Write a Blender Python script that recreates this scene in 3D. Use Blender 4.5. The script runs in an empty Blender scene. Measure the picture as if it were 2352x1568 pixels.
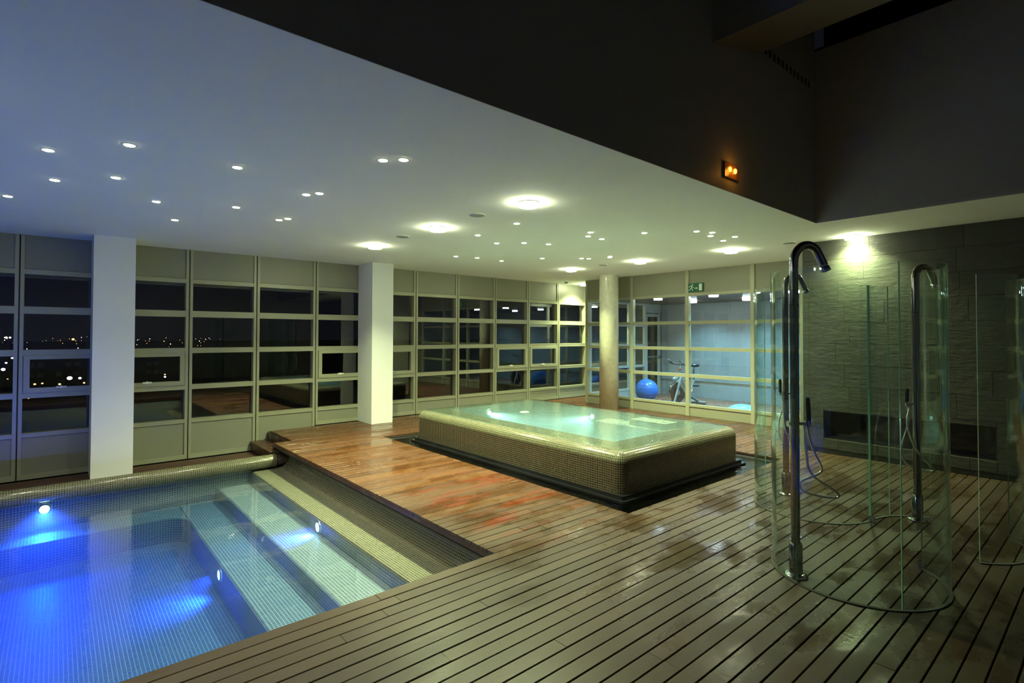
import bpy, math, random
from mathutils import Vector, Matrix
random.seed(7)
R = math.radians
PI = math.pi
sc = bpy.context.scene
col = sc.collection

# ------------------------------------------------------------------ camera
cam_d = bpy.data.cameras.new('camera'); cam = bpy.data.objects.new('camera', cam_d); col.objects.link(cam)
sc.camera = cam
cam_d.sensor_width = 36.0; cam_d.lens = 1217.0 * 36 / 2352; cam_d.shift_y = -36.7 / 2352
cam_d.clip_start = 0.05; cam_d.clip_end = 3000
yaw, pit, rol = 0.8604, 0.0179, 0.0023
fw = Vector((math.cos(yaw) * math.cos(pit), math.sin(yaw) * math.cos(pit), math.sin(pit)))
rt = Vector((math.sin(yaw), -math.cos(yaw), 0)); up = rt.cross(fw)
rt2 = rt * math.cos(rol) + up * math.sin(rol); up2 = -rt * math.sin(rol) + up * math.cos(rol)
m = Matrix((rt2, up2, -fw)).transposed().to_4x4(); m.translation = Vector((0, 0, 1.6))
cam.matrix_world = m

# ------------------------------------------------------------------ world, exposure
w = bpy.data.worlds.new('night'); sc.world = w; w.use_nodes = True
bg = w.node_tree.nodes['Background']; bg.inputs[0].default_value = (0.035, 0.04, 0.06, 1); bg.inputs[1].default_value = 0.06
sc.view_settings.view_transform = 'Standard'; sc.view_settings.look = 'None'
sc.cycles.max_bounces = 9; sc.cycles.diffuse_bounces = 4; sc.cycles.glossy_bounces = 4; sc.cycles.transparent_max_bounces = 24; sc.cycles.volume_bounces = 0
sc.view_settings.exposure = 0.85; sc.view_settings.gamma = 1.0; sc.view_settings.use_curve_mapping = False

WARM = (0.87, 1.0, 0.50)
COOL = (0.34, 0.76, 0.95)
BLUE = (0.03, 0.13, 1.0)
TEAL = (0.50, 1.0, 0.93)
P_BIG, P_SMALL, P_GYM, P_POOL, P_JAC = 54.0, 3.4, 26.0, 52.0, 26.0

# ------------------------------------------------------------------ helpers
def link(o, parent=None):
    col.objects.link(o)
    if parent is not None: o.parent = parent
    return o
def tag(o, label=None, cat=None, group=None, kind=None):
    if label: o['label'] = label
    if cat: o['category'] = cat
    if group: o['group'] = group
    if kind: o['kind'] = kind
    return o
def empty(name, loc=(0, 0, 0), rz=0.0):
    o = bpy.data.objects.new(name, None); o.location = loc; o.rotation_euler = (0, 0, rz); o.empty_display_size = .1
    col.objects.link(o); return o
def copy_tree(o, parent=None):
    c = o.copy(); col.objects.link(c)
    if parent is not None: c.parent = parent
    for ch in list(o.children): copy_tree(ch, c)
    return c

class MB:
    def __init__(s): s.v = []; s.f = []; s.uv = []; s.mi = []; s.sm = []
    def quad(s, a, b, c, d, uv=None, mi=0, sm=False):
        n = len(s.v); s.v += [tuple(a), tuple(b), tuple(c), tuple(d)]; s.f.append((n, n + 1, n + 2, n + 3))
        if uv is None:
            A, B, D = Vector(a), Vector(b), Vector(d); L = (B - A).length; H = (D - A).length
            uv = [(0, 0), (L, 0), (L, H), (0, H)]
        s.uv += uv; s.mi.append(mi); s.sm.append(sm)
    def box(s, x0, y0, z0, x1, y1, z1, mi=0):
        p = [(x0, y0, z0), (x1, y0, z0), (x1, y1, z0), (x0, y1, z0), (x0, y0, z1), (x1, y0, z1), (x1, y1, z1), (x0, y1, z1)]
        n = len(s.v); s.v += p
        for q in ((3, 2, 1, 0), (4, 5, 6, 7), (0, 1, 5, 4), (1, 2, 6, 5), (2, 3, 7, 6), (3, 0, 4, 7)):
            s.f.append(tuple(n + i for i in q)); s.mi.append(mi); s.sm.append(False)
            A, B, D = Vector(p[q[0]]), Vector(p[q[1]]), Vector(p[q[3]]); L = (B - A).length; H = (D - A).length
            s.uv += [(0, 0), (L, 0), (L, H), (0, H)]
        return s
    def grid(s, rows, us, vs, closed_u=False, mi=0, sm=True, flip=False):
        """rows[j][i] points; us[i], vs[j] texture metres"""
        n = len(s.v); W = len(rows[0])
        for r in rows: s.v += [tuple(p) for p in r]
        for j in range(len(rows) - 1):
            for i in range(W - (0 if closed_u else 1)):
                i2 = (i + 1) % W
                q = [n + j * W + i, n + j * W + i2, n + (j + 1) * W + i2, n + (j + 1) * W + i]
                u2 = us[i + 1] if i + 1 < len(us) else us[i2]
                t = [(us[i], vs[j]), (u2, vs[j]), (u2, vs[j + 1]), (us[i], vs[j + 1])]
                if flip: q.reverse(); t.reverse()
                s.f.append(tuple(q)); s.uv += t; s.mi.append(mi); s.sm.append(sm)
        return s
    def tube(s, pts, r, n=10, caps=True, mi=0):
        pts = [Vector(p) for p in pts]
        rr = r if isinstance(r, (list, tuple)) else [r] * len(pts)
        tan = []
        for i in range(len(pts)):
            a = pts[max(i - 1, 0)]; b = pts[min(i + 1, len(pts) - 1)]; tan.append((b - a).normalized())
        ref = Vector((0, 0, 1)) if abs(tan[0].z) < .9 else Vector((1, 0, 0))
        nx = tan[0].cross(ref).normalized(); rings = []; L = [0]
        for i, p in enumerate(pts):
            if i:
                nx = (nx - tan[i] * nx.dot(tan[i])).normalized(); L.append(L[-1] + (pts[i] - pts[i - 1]).length)
            ny = tan[i].cross(nx)
            rings.append([p + (nx * math.cos(2 * PI * k / n) + ny * math.sin(2 * PI * k / n)) * rr[i] for k in range(n)])
        us = [2 * PI * max(rr) * k / n for k in range(n + 1)]
        s.grid(rings, us, L, closed_u=True, mi=mi)
        if caps:
            for ring, rev in ((rings[0], True), (rings[-1], False)):
                b = len(s.v); s.v += [tuple(p) for p in ring]
                q = list(range(b, b + n)); 
                if rev: q.reverse()
                s.f.append(tuple(q)); s.uv += [(0, 0)] * n; s.mi.append(mi); s.sm.append(False)
        return s
    def lathe(s, prof, c=(0, 0, 0), n=32, mi=0, axis='z', sm=True):
        c = Vector(c); rows = []
        for r, z in prof:
            ring = []
            for k in range(n):
                a = 2 * PI * k / n
                if axis == 'z': p = Vector((r * math.cos(a), r * math.sin(a), z))
                elif axis == 'x': p = Vector((z, r * math.cos(a), r * math.sin(a)))
                else: p = Vector((r * math.cos(a), z, -r * math.sin(a)))
                ring.append(c + p)
            rows.append(ring)
        R_ = max(p[0] for p in prof)
        us = [2 * PI * R_ * k / n for k in range(n + 1)]; vs = [0]
        for i in range(1, len(prof)): vs.append(vs[-1] + math.hypot(prof[i][0] - prof[i - 1][0], prof[i][1] - prof[i - 1][1]))
        s.grid(rows, us, vs, closed_u=True, mi=mi, sm=sm)
        return s
    def ellipsoid(s, c, r, n=24, m_=14, mi=0, z0=-1.0):
        prof = []
        a0 = math.asin(max(-1, z0))
        for j in range(m_ + 1):
            a = a0 + (PI / 2 - a0) * j / m_; prof.append((math.cos(a), math.sin(a)))
        rows = [[(c[0] + r[0] * p * math.cos(2 * PI * k / n), c[1] + r[1] * p * math.sin(2 * PI * k / n), c[2] + r[2] * q) for k in range(n)] for p, q in prof]
        s.grid(rows, [2 * PI * r[0] * k / n for k in range(n + 1)], [r[2] * j * .1 for j in range(m_ + 1)], closed_u=True, mi=mi); return s
    def poly(s, pts, mi=0):
        n = len(s.v); s.v += [tuple(p) for p in pts]; s.f.append(tuple(range(n, n + len(pts)))); s.uv += [(p[0], p[1]) for p in pts]; s.mi.append(mi); s.sm.append(False); return s
    def mesh(s, name, mats):
        me = bpy.data.meshes.new(name); me.from_pydata(s.v, [], s.f)
        uvl = me.uv_layers.new(name='UVMap'); flat = [c for t in s.uv for c in t]; uvl.data.foreach_set('uv', flat)
        mats = mats if isinstance(mats, (list, tuple)) else [mats]
        for k in mats: me.materials.append(k)
        me.polygons.foreach_set('material_index', s.mi); me.polygons.foreach_set('use_smooth', s.sm); me.update()
        return me
    def build(s, name, mats, parent=None, kind=None, loc=None):
        o = bpy.data.objects.new(name, s.mesh(name, mats)); link(o, parent)
        if kind: o['kind'] = kind
        if loc is not None: o.location = loc
        return o
def cyl(mb, p0, p1, r, n=16, mi=0): return mb.tube([p0, p1], r, n, True, mi)

# ------------------------------------------------------------------ materials
def mat(name):
    m_ = bpy.data.materials.new(name); m_.use_nodes = True; nt = m_.node_tree; nt.nodes.clear()
    out = nt.nodes.new('ShaderNodeOutputMaterial'); return m_, nt, out
class N:
    def __init__(s, nt): s.nt = nt
    def n(s, t, **kw):
        nd = s.nt.nodes.new('ShaderNode' + t)
        for k, v in kw.items(): setattr(nd, k, v)
        return nd
    def l(s, a, b): s.nt.links.new(a, b)
    def math(s, op, a, b=None, clamp=False):
        nd = s.n('Math', operation=op); nd.use_clamp = clamp
        for i, x in enumerate((a, b)):
            if x is None: continue
            if isinstance(x, (int, float)): nd.inputs[i].default_value = x
            else: s.l(x, nd.inputs[i])
        return nd.outputs[0]
    def mix(s, f, a, b):
        nd = s.n('Mix', data_type='RGBA')
        for i, x in ((0, f), (6, a), (7, b)):
            if isinstance(x, (int, float)): nd.inputs[i].default_value = x
            elif isinstance(x, tuple): nd.inputs[i].default_value = x + (1,) if len(x) == 3 else x
            else: s.l(x, nd.inputs[i])
        return nd.outputs[2]
    def ramp(s, f, lo, hi, a=0.0, b=1.0):
        nd = s.n('MapRange', interpolation_type='SMOOTHSTEP'); s.l(f, nd.inputs[0])
        nd.inputs[1].default_value = lo; nd.inputs[2].default_value = hi; nd.inputs[3].default_value = a; nd.inputs[4].default_value = b
        return nd.outputs[0]
    def noise(s, vec, scale, detail=3, rough=.5, dist=0.0):
        nd = s.n('TexNoise'); nd.inputs['Scale'].default_value = scale; nd.inputs['Detail'].default_value = detail
        nd.inputs['Roughness'].default_value = rough; nd.inputs['Distortion'].default_value = dist
        if vec is not None: s.l(vec, nd.inputs['Vector'])
        return nd.outputs['Fac']
    def pos(s): return s.n('NewGeometry').outputs['Position']
    def scale(s, vec, v):
        nd = s.n('VectorMath', operation='MULTIPLY'); s.l(vec, nd.inputs[0]); nd.inputs[1].default_value = v; return nd.outputs[0]
    def bump(s, h, strength=.3, dist=.01):
        nd = s.n('Bump'); nd.inputs['Strength'].default_value = strength; nd.inputs['Distance'].default_value = dist; s.l(h, nd.inputs['Height']); return nd.outputs[0]
def simple(name, c, rough=.5, metal=0.0, spec=.5, noise=0.0, nscale=8.0, bumpk=0.0, coat=0.0):
    m_, nt, out = mat(name); g = N(nt); b = g.n('BsdfPrincipled')
    b.inputs['Base Color'].default_value = tuple(c) + (1,); b.inputs['Roughness'].default_value = rough; b.inputs['Metallic'].default_value = metal
    b.inputs['Specular IOR Level'].default_value = spec; b.inputs['Coat Weight'].default_value = coat
    if noise or bumpk:
        f = g.noise(g.pos(), nscale, 4)
        if noise: g.l(g.mix(f, tuple(x * (1 - noise) for x in c), tuple(min(1, x * (1 + noise)) for x in c)), b.inputs['Base Color'])
        if bumpk: g.l(g.bump(g.noise(g.pos(), nscale * 12, 3), bumpk, .003), b.inputs['Normal'])
    g.l(b.outputs[0], out.inputs[0]); return m_
def emis(name, c, s):
    m_, nt, out = mat(name); g = N(nt); e = g.n('Emission'); e.inputs[0].default_value = tuple(c) + (1,); e.inputs[1].default_value = s
    g.l(e.outputs[0], out.inputs[0]); return m_
def clear(name, tint, ior=1.5, rough=0.0, bump=None, refl=(1, 1, 1), extra=0.0, thick=1.0):
    """thin clear sheet: absorbing transparency plus mirror reflection by Fresnel; absorption grows with the slant of the path"""
    m_, nt, out = mat(name); g = N(nt)
    tr = g.n('BsdfTransparent'); gl = g.n('BsdfGlossy'); gl.inputs['Roughness'].default_value = rough; gl.inputs['Color'].default_value = tuple(refl) + (1,)
    lw = g.n('LayerWeight'); lw.inputs['Blend'].default_value = .5
    lw2 = g.n('LayerWeight'); lw2.inputs['Blend'].default_value = .5
    f0 = ((ior - 1) / (ior + 1)) ** 2
    f = g.math('ADD', f0 + extra, g.math('MULTIPLY', 1 - f0 - extra, g.math('POWER', lw2.outputs['Facing'], 5.0)), True)
    c = g.math('SUBTRACT', 1.0, lw.outputs['Facing'])
    pw = g.math('DIVIDE', thick, g.math('MAXIMUM', c, .30))   # path length within the sheet
    comb = g.n('CombineColor')
    for i in range(3): g.l(g.math('POWER', tint[i], pw), comb.inputs[i])
    g.l(comb.outputs[0], tr.inputs[0])
    mx = g.n('MixShader')
    if bump:
        h = bump(g); g.l(h, gl.inputs['Normal']); g.l(h, lw2.inputs['Normal'])
    g.l(f, mx.inputs[0]); g.l(tr.outputs[0], mx.inputs[1]); g.l(gl.outputs[0], mx.inputs[2]); g.l(mx.outputs[0], out.inputs[0])
    return m_

def wood(name, greyed=True, base_a=(.036, .012, .004), base_b=(.112, .044, .013), dark=1.0):
    m_, nt, out = mat(name); g = N(nt); b = g.n('BsdfPrincipled'); p = g.pos()
    sep = g.n('SeparateXYZ'); g.l(p, sep.inputs[0])
    row = g.math('FLOOR', g.math('DIVIDE', g.math('SUBTRACT', sep.outputs[1], 1.2203), .0963))
    info = g.n('ObjectInfo')
    wn = g.n('TexWhiteNoise', noise_dimensions='2D'); cb = g.n('CombineXYZ')
    g.l(row, cb.inputs[0]); g.l(info.outputs['Random'], cb.inputs[1]); g.l(cb.outputs[0], wn.inputs[0])
    grain = g.noise(g.scale(p, (1.3, 34, 6)), 1.0, 5, .6)
    tone = g.math('ADD', g.math('MULTIPLY', wn.outputs[0], .6), g.math('MULTIPLY', grain, .55))
    c = g.mix(tone, base_a, base_b)
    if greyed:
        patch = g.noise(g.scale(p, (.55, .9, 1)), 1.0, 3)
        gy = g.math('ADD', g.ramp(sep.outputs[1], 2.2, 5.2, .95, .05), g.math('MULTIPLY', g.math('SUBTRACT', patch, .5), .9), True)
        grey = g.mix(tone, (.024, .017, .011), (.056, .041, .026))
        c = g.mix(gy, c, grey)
        # rust-brown water stains, and darker mottling
        st = g.ramp(g.noise(g.scale(p, (.9, 4.5, 1)), 1.3, 5, .6), .50, .62)
        dx = g.math('ABSOLUTE', g.math('SUBTRACT', sep.outputs[0], 3.25)); dy = g.math('ABSOLUTE', g.math('SUBTRACT', sep.outputs[1], 4.1))
        near = g.math('MULTIPLY', g.ramp(dx, .35, .8, 1, 0), g.ramp(dy, .5, 1.4, 1, 0))
        c = g.mix(g.math('MULTIPLY', g.math('MULTIPLY', st, near), .9), c, (.10, .018, .004))
        mot = g.ramp(g.noise(p, 3.2, 6, .65, .4), .42, .85)
        xs = g.ramp(sep.outputs[0], 3.0, 4.3)
        c = g.mix(g.math('MULTIPLY', g.math('MULTIPLY', mot, xs), .6), c, (.035, .016, .010))
    if dark != 1.0: c = g.mix(1 - dark, c, (0.01, .006, .004))
    g.l(c, b.inputs['Base Color'])
    wet = g.ramp(g.noise(g.scale(p, (1.0, 1.7, 1)), 1.5, 8, .62), .42, .62)
    wx = g.math('MULTIPLY', wet, g.math('ADD', g.ramp(sep.outputs[0], 1.8, 3.4, .25, 1.0), 0.0))
    g.l(g.math('SUBTRACT', .44, g.math('MULTIPLY', wx, .35)), b.inputs['Roughness'])
    h = g.math('ADD', g.math('MULTIPLY', grain, .5), g.math('MULTIPLY', g.noise(p, 40, 3), .6))
    g.l(g.bump(h, .22, .004), b.inputs['Normal'])
    b.inputs['Specular IOR Level'].default_value = .32
    g.l(b.outputs[0], out.inputs[0]); return m_

def mosaic(name, tile, tile2, grout, t=.024, rough=.18, metal=0.0, bumpk=.5, mortar=.10):
    m_, nt, out = mat(name); g = N(nt); b = g.n('BsdfPrincipled')
    uv = g.n('UVMap').outputs[0]
    br = g.n('TexBrick'); br.offset = 0.0; br.squash = 1.0
    g.l(uv, br.inputs['Vector']); br.inputs['Scale'].default_value = 1.0 / t
    br.inputs['Brick Width'].default_value = 1.0; br.inputs['Row Height'].default_value = 1.0
    br.inputs['Mortar Size'].default_value = mortar; br.inputs['Mortar Smooth'].default_value = .2; br.inputs['Bias'].default_value = 0
    br.inputs['Color1'].default_value = tuple(tile) + (1,); br.inputs['Color2'].default_value = tuple(tile2) + (1,); br.inputs['Mortar'].default_value = tuple(grout) + (1,)
    g.l(br.outputs['Color'], b.inputs['Base Color'])
    inv = g.math('SUBTRACT', 1.0, br.outputs['Fac'])
    wn = g.n('TexWhiteNoise', noise_dimensions='3D')
    fl = g.n('VectorMath', operation='FLOOR'); g.l(g.scale(uv, (1 / t, 1 / t, 1)), fl.inputs[0]); g.l(fl.outputs[0], wn.inputs[0])
    g.l(g.math('ADD', g.math('MULTIPLY', br.outputs['Fac'], .5), rough), b.inputs['Roughness'])
    b.inputs['Metallic'].default_value = metal
    h = g.math('ADD', inv, g.math('MULTIPLY', wn.outputs[0], .25))
    g.l(g.bump(h, bumpk, .0015), b.inputs['Normal']); g.l(b.outputs[0], out.inputs[0]); return m_

M = {}
M['ceiling'] = simple('ceiling_paint', (.87, .90, .83), .85, noise=.03, nscale=3)
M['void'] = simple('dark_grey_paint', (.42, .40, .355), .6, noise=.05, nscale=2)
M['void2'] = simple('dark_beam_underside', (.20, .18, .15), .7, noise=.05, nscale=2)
M['black'] = simple('black_void', (.004, .004, .005), .3)
M['white'] = simple('column_plaster', (.80, .82, .78), .7, noise=.02, nscale=4)
M['alu'] = simple('greige_aluminium', (.37, .375, .265), .38, .25, noise=.04, nscale=9)
M['panel'] = simple('greige_panel', (.27, .275, .205), .42, .15, noise=.05, nscale=3)
M['groove'] = simple('dark_joint_rubber', (.03, .03, .025), .7)  # near-black rubber of joints, collars and floor channels
M['concrete'] = simple('polished_concrete', (.66, .67, .52), .22, noise=.22, nscale=11, bumpk=.15, coat=.3)
M['wood'] = wood('ipe_deck')
M['wood_dark'] = wood('dark_deck_edge', False, (.035, .012, .008), (.06, .022, .013))
M['wood_gym'] = wood('gym_floor_wood', False, (.16, .08, .05), (.24, .13, .085))
M['wood_ceil'] = simple('brown_wood_ceiling', (.10, .065, .05), .35, noise=.15, nscale=5)
M['sub'] = simple('black_subfloor', (.012, .010, .008), .8)
M['mos_dark'] = mosaic('brown_iridescent_mosaic', (.016, .011, .007), (.034, .020, .012), (.15, .14, .095), .0235, .22, mortar=.07)
M['mos_rim'] = mosaic('green_gold_mosaic', (.040, .040, .020), (.075, .070, .036), (.20, .20, .13), .0235, .16)
M['mos_shelf'] = mosaic('pale_sage_mosaic', (.055, .06, .036), (.09, .092, .055), (.21, .22, .16), .0235, .2)
M['mos_cove'] = mosaic('olive_mosaic', (.06, .06, .032), (.10, .09, .05), (.28, .28, .20), .0235, .2, mortar=.09)
M['mos_pool'] = mosaic('pool_mosaic', (.07, .095, .08), (.11, .135, .105), (.46, .50, .44), .028, .42, mortar=.10)
M['mos_jac'] = mosaic('hot_tub_mosaic', (.16, .19, .15), (.24, .27, .21), (.5, .55, .46), .028, .2)
M['chrome'] = simple('chrome', (.62, .63, .64), .07, 1.0)
M['dchrome'] = simple('dark_chrome', (.30, .29, .29), .10, 1.0)
M['hosem'] = simple('woven_chrome_hose', (.85, .86, .86), .28, 1.0)
M['steel'] = simple('brushed_steel', (.5, .5, .5), .3, 1.0)
M['blackp'] = simple('black_plastic', (.012, .012, .013), .35)
M['gloss'] = simple('black_glossy_stone', (.012, .012, .013), .06, coat=.5)
M['bulbframe'] = simple('white_trim', (.8, .82, .75), .5)
M['speaker'] = simple('grey_speaker_mesh', (.36, .38, .37), .6, noise=.1, nscale=60)
M['ball'] = simple('blue_rubber', (.035, .16, .62), .32, noise=.03, nscale=30)
M['ball2'] = simple('light_blue_rubber', (.12, .42, .72), .35)
M['green'] = simple('sign_green', (.0, .13, .06), .45)
M['signw'] = simple('sign_white', (.75, .85, .72), .5)
M['red'] = simple('red_plastic', (.5, .02, .03), .4)
M['gymwall'] = simple('gym_plaster', (.30, .33, .34), .7, noise=.05)
M['ground'] = simple('city_ground', (.02, .02, .022), .9, noise=.3, nscale=.05)
M['facade'] = simple('city_facade', (.10, .10, .10), .8)

def slate(name, c, k=.9):
    m_, nt, out = mat(name); g = N(nt); b = g.n('BsdfPrincipled'); p = g.pos(); info = g.n('ObjectInfo')
    add = g.n('VectorMath', operation='ADD'); g.l(p, add.inputs[0]); cb = g.n('CombineXYZ')
    g.l(g.math('MULTIPLY', info.outputs['Random'], 20), cb.inputs[0]); g.l(cb.outputs[0], add.inputs[1]); v = add.outputs[0]
    f = g.noise(v, 2.2, 7, .6, .5); f2 = g.noise(g.scale(v, (1, 2, 7)), 4, 4, .6)
    t = g.math('ADD', g.math('MULTIPLY', f, .7), g.math('MULTIPLY', info.outputs['Random'], .3))
    g.l(g.mix(t, tuple(x * .72 for x in c), tuple(x * 1.25 for x in c)), b.inputs['Base Color'])
    b.inputs['Roughness'].default_value = .5
    b.inputs['Specular IOR Level'].default_value = .35
    g.l(g.bump(g.math('ADD', f, g.math('MULTIPLY', f2, .35)), k, .03), b.inputs['Normal']); g.l(b.outputs[0], out.inputs[0]); return m_
M['slate'] = slate('riven_slate', (.044, .047, .036), .45)
M['slate_gym'] = slate('gym_slate', (.26, .285, .29), .2)

M['pane'] = clear('window_pane', (.93, .94, .93), 1.55, extra=.02)
M['glass'] = clear('shower_glass', (.955, .985, .972), 1.5, thick=1.0)
M['gedge'] = simple('glass_cut_edge', (.20, .36, .28), .15, coat=.6)
def ripple(s1, s2, k):
    def f(g):
        p = g.pos(); a = g.noise(p, s1, 3, .5, .3); b = g.noise(p, s2, 2, .5)
        return g.bump(g.math('ADD', a, g.math('MULTIPLY', b, .25)), k, .02)
    return f
def froth(g):
    p = g.pos(); sep = g.n('SeparateXYZ'); g.l(p, sep.inputs[0])
    a = g.noise(p, 2.0, 3, .5, .3); b = g.noise(p, 22.0, 3, .6)
    near = g.ramp(sep.outputs[0], .2, 1.5, 1.0, .12)
    return g.bump(g.math('ADD', a, g.math('MULTIPLY', g.math('MULTIPLY', b, near), .22)), .22, .02)
M['water_pool'] = clear('pool_water', (.98, .99, 1.0), 1.33, .0, froth, thick=.3)
def add_volume(m_, absorb, dens, scol, sdens):
    nt = m_.node_tree; g = N(nt); out = [n for n in nt.nodes if n.type == 'OUTPUT_MATERIAL'][0]
    va = g.n('VolumeAbsorption'); va.inputs['Color'].default_value = absorb + (1,); va.inputs['Density'].default_value = dens
    vs = g.n('VolumeScatter'); vs.inputs['Color'].default_value = scol + (1,); vs.inputs['Density'].default_value = sdens; vs.inputs['Anisotropy'].default_value = .4
    ad = g.n('AddShader'); g.l(va.outputs[0], ad.inputs[0]); g.l(vs.outputs[0], ad.inputs[1]); g.l(ad.outputs[0], out.inputs['Volume'])
add_volume(M['water_pool'], (.30, .62, .97), 1.5, (.75, .9, 1.0), .17)
M['water_jac'] = clear('hot_tub_water', (.90, .97, .96), 1.33, .0, ripple(5, 38, .30), thick=.6)
add_volume(M['water_jac'], (.45, .95, .90), .5, (.75, 1, .95), .8)
M['water_dark'] = clear('channel_water', (.5, .55, .55), 1.33, .02, ripple(8, 40, .5), extra=.03)
M['e_big'] = emis('downlight_glow', (.93, 1.0, .64), 62.0)
M['e_small'] = emis('fibre_spot_glow', (.97, 1.0, .62), 45.0)
M['e_gym'] = emis('gym_light_glow', (.80, .97, 1.0), 40.0)
M['e_pool'] = emis('pool_led_glow', (.35, .75, 1.0), 14.0)
M['e_jac'] = emis('hot_tub_led_glow', (.8, 1.0, .95), 12.0)
M['e_amber'] = emis('amber_bulb_glow', (1.0, .42, .03), 5.0)
M['e_city_w'] = emis('city_white_glow', (.9, .95, 1.0), 3.5)
M['e_city_o'] = emis('city_sodium_glow', (1.0, .55, .22), 1.6)
M['e_city_b'] = emis('city_blue_glow', (.25, .3, 1.0), 6.0)
M['e_win'] = emis('far_window_glow', (.45, .55, .55), .004)
M['amber_box'] = simple('amber_lens_box', (.25, .10, .03), .3)

# ------------------------------------------------------------------ lamps
def area(loc, power, c, size=.17, rot=(0, 0, 0), spread=150, parent=None):
    d = bpy.data.lights.new('lamp', 'AREA'); d.shape = 'DISK'; d.size = size; d.energy = power; d.color = c; d.spread = R(spread)
    o = bpy.data.objects.new('lamp', d); o.location = loc; o.rotation_euler = rot; link(o, parent); return o
def point(loc, power, c, r=.03, parent=None):
    d = bpy.data.lights.new('lamp', 'POINT'); d.shadow_soft_size = r; d.energy = power; d.color = c
    o = bpy.data.objects.new('lamp', d); o.location = loc; link(o, parent); return o
def spot(loc, power, c, direction, ang=50, r=.03, parent=None):
    d = bpy.data.lights.new('lamp', 'SPOT'); d.shadow_soft_size = r; d.energy = power; d.color = c; d.spot_size = R(ang); d.spot_blend = 1.0
    o = bpy.data.objects.new('lamp', d); o.location = loc; o.rotation_euler = Vector(direction).to_track_quat('-Z', 'Y').to_euler(); link(o, parent); return o

# ================================================================== SETTING
CZ = 2.9; WY = 9.4; GX = 9.6; SX = 7.98; FX = 12.6; PX = 2.46; PY = 3.05; ZW = -.36
X0 = -6.0; Y0 = -3.0
# ceiling slabs (underside at 2.9)
mb = MB()
mb.box(X0, 2.342, CZ, GX + .04, WY + .1, CZ + .12)
mb.box(GX + .04, 8.36, CZ, 14.6, WY + .1, CZ + .12)
mb.box(6.652, Y0, CZ, SX + .3, 2.342, CZ + .12)
mb.box(SX, 2.34, CZ + .001, GX + .04, 2.6, CZ + .119)
mb.build('ceiling', M['ceiling'], kind='structure')
mb = MB(); mb.box(GX + .04, 1.0, 2.435, FX, 8.36, 2.5); mb.build('ceiling', M['wood_ceil'], kind='structure')
# dark upper void
mb = MB()
mb.box(X0, 2.338, CZ + .0005, 6.648, 2.342, 5.6)
mb.build('wall_void_front', M['void'], kind='structure')
mb = MB(); mb.box(6.648, Y0, CZ + .0005, 6.652, 2.342, 4.9); mb.build('wall_void_far', M['void'], kind='structure')
mb = MB(); mb.box(X0, Y0, 5.5, 7.4, 2.46, 5.6); mb.box(7.3, Y0, 4.9, 7.4, 2.46, 5.5); mb.box(6.65, Y0, 4.88, 7.3, 2.46, 4.93); mb.build('ceiling', M['black'], kind='structure')
mb = MB()
y1, y2 = Y0, 2.34
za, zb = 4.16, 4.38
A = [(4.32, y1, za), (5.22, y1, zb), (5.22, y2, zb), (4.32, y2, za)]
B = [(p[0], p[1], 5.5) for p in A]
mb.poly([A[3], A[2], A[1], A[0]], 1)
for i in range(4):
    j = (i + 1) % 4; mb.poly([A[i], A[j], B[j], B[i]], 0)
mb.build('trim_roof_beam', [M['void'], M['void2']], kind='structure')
# walls of the unseen side and behind the camera
mb = MB(); mb.box(X0 - .1, Y0, -1.2, X0, WY + .1, 5.6); mb.build('wall_near_left', M['panel'], kind='structure')
mb = MB(); mb.box(X0, Y0 - .1, -.1, SX, Y0, 5.6); mb.build('wall_behind', M['void'], kind='structure')
mb = MB(); mb.box(SX + .32, Y0, -.1, SX + .4, 3.0, CZ); mb.box(SX + .03, 2.96, -.02, GX + .04, 3.04, CZ); mb.build('wall_return', M['panel'], kind='structure')

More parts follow.
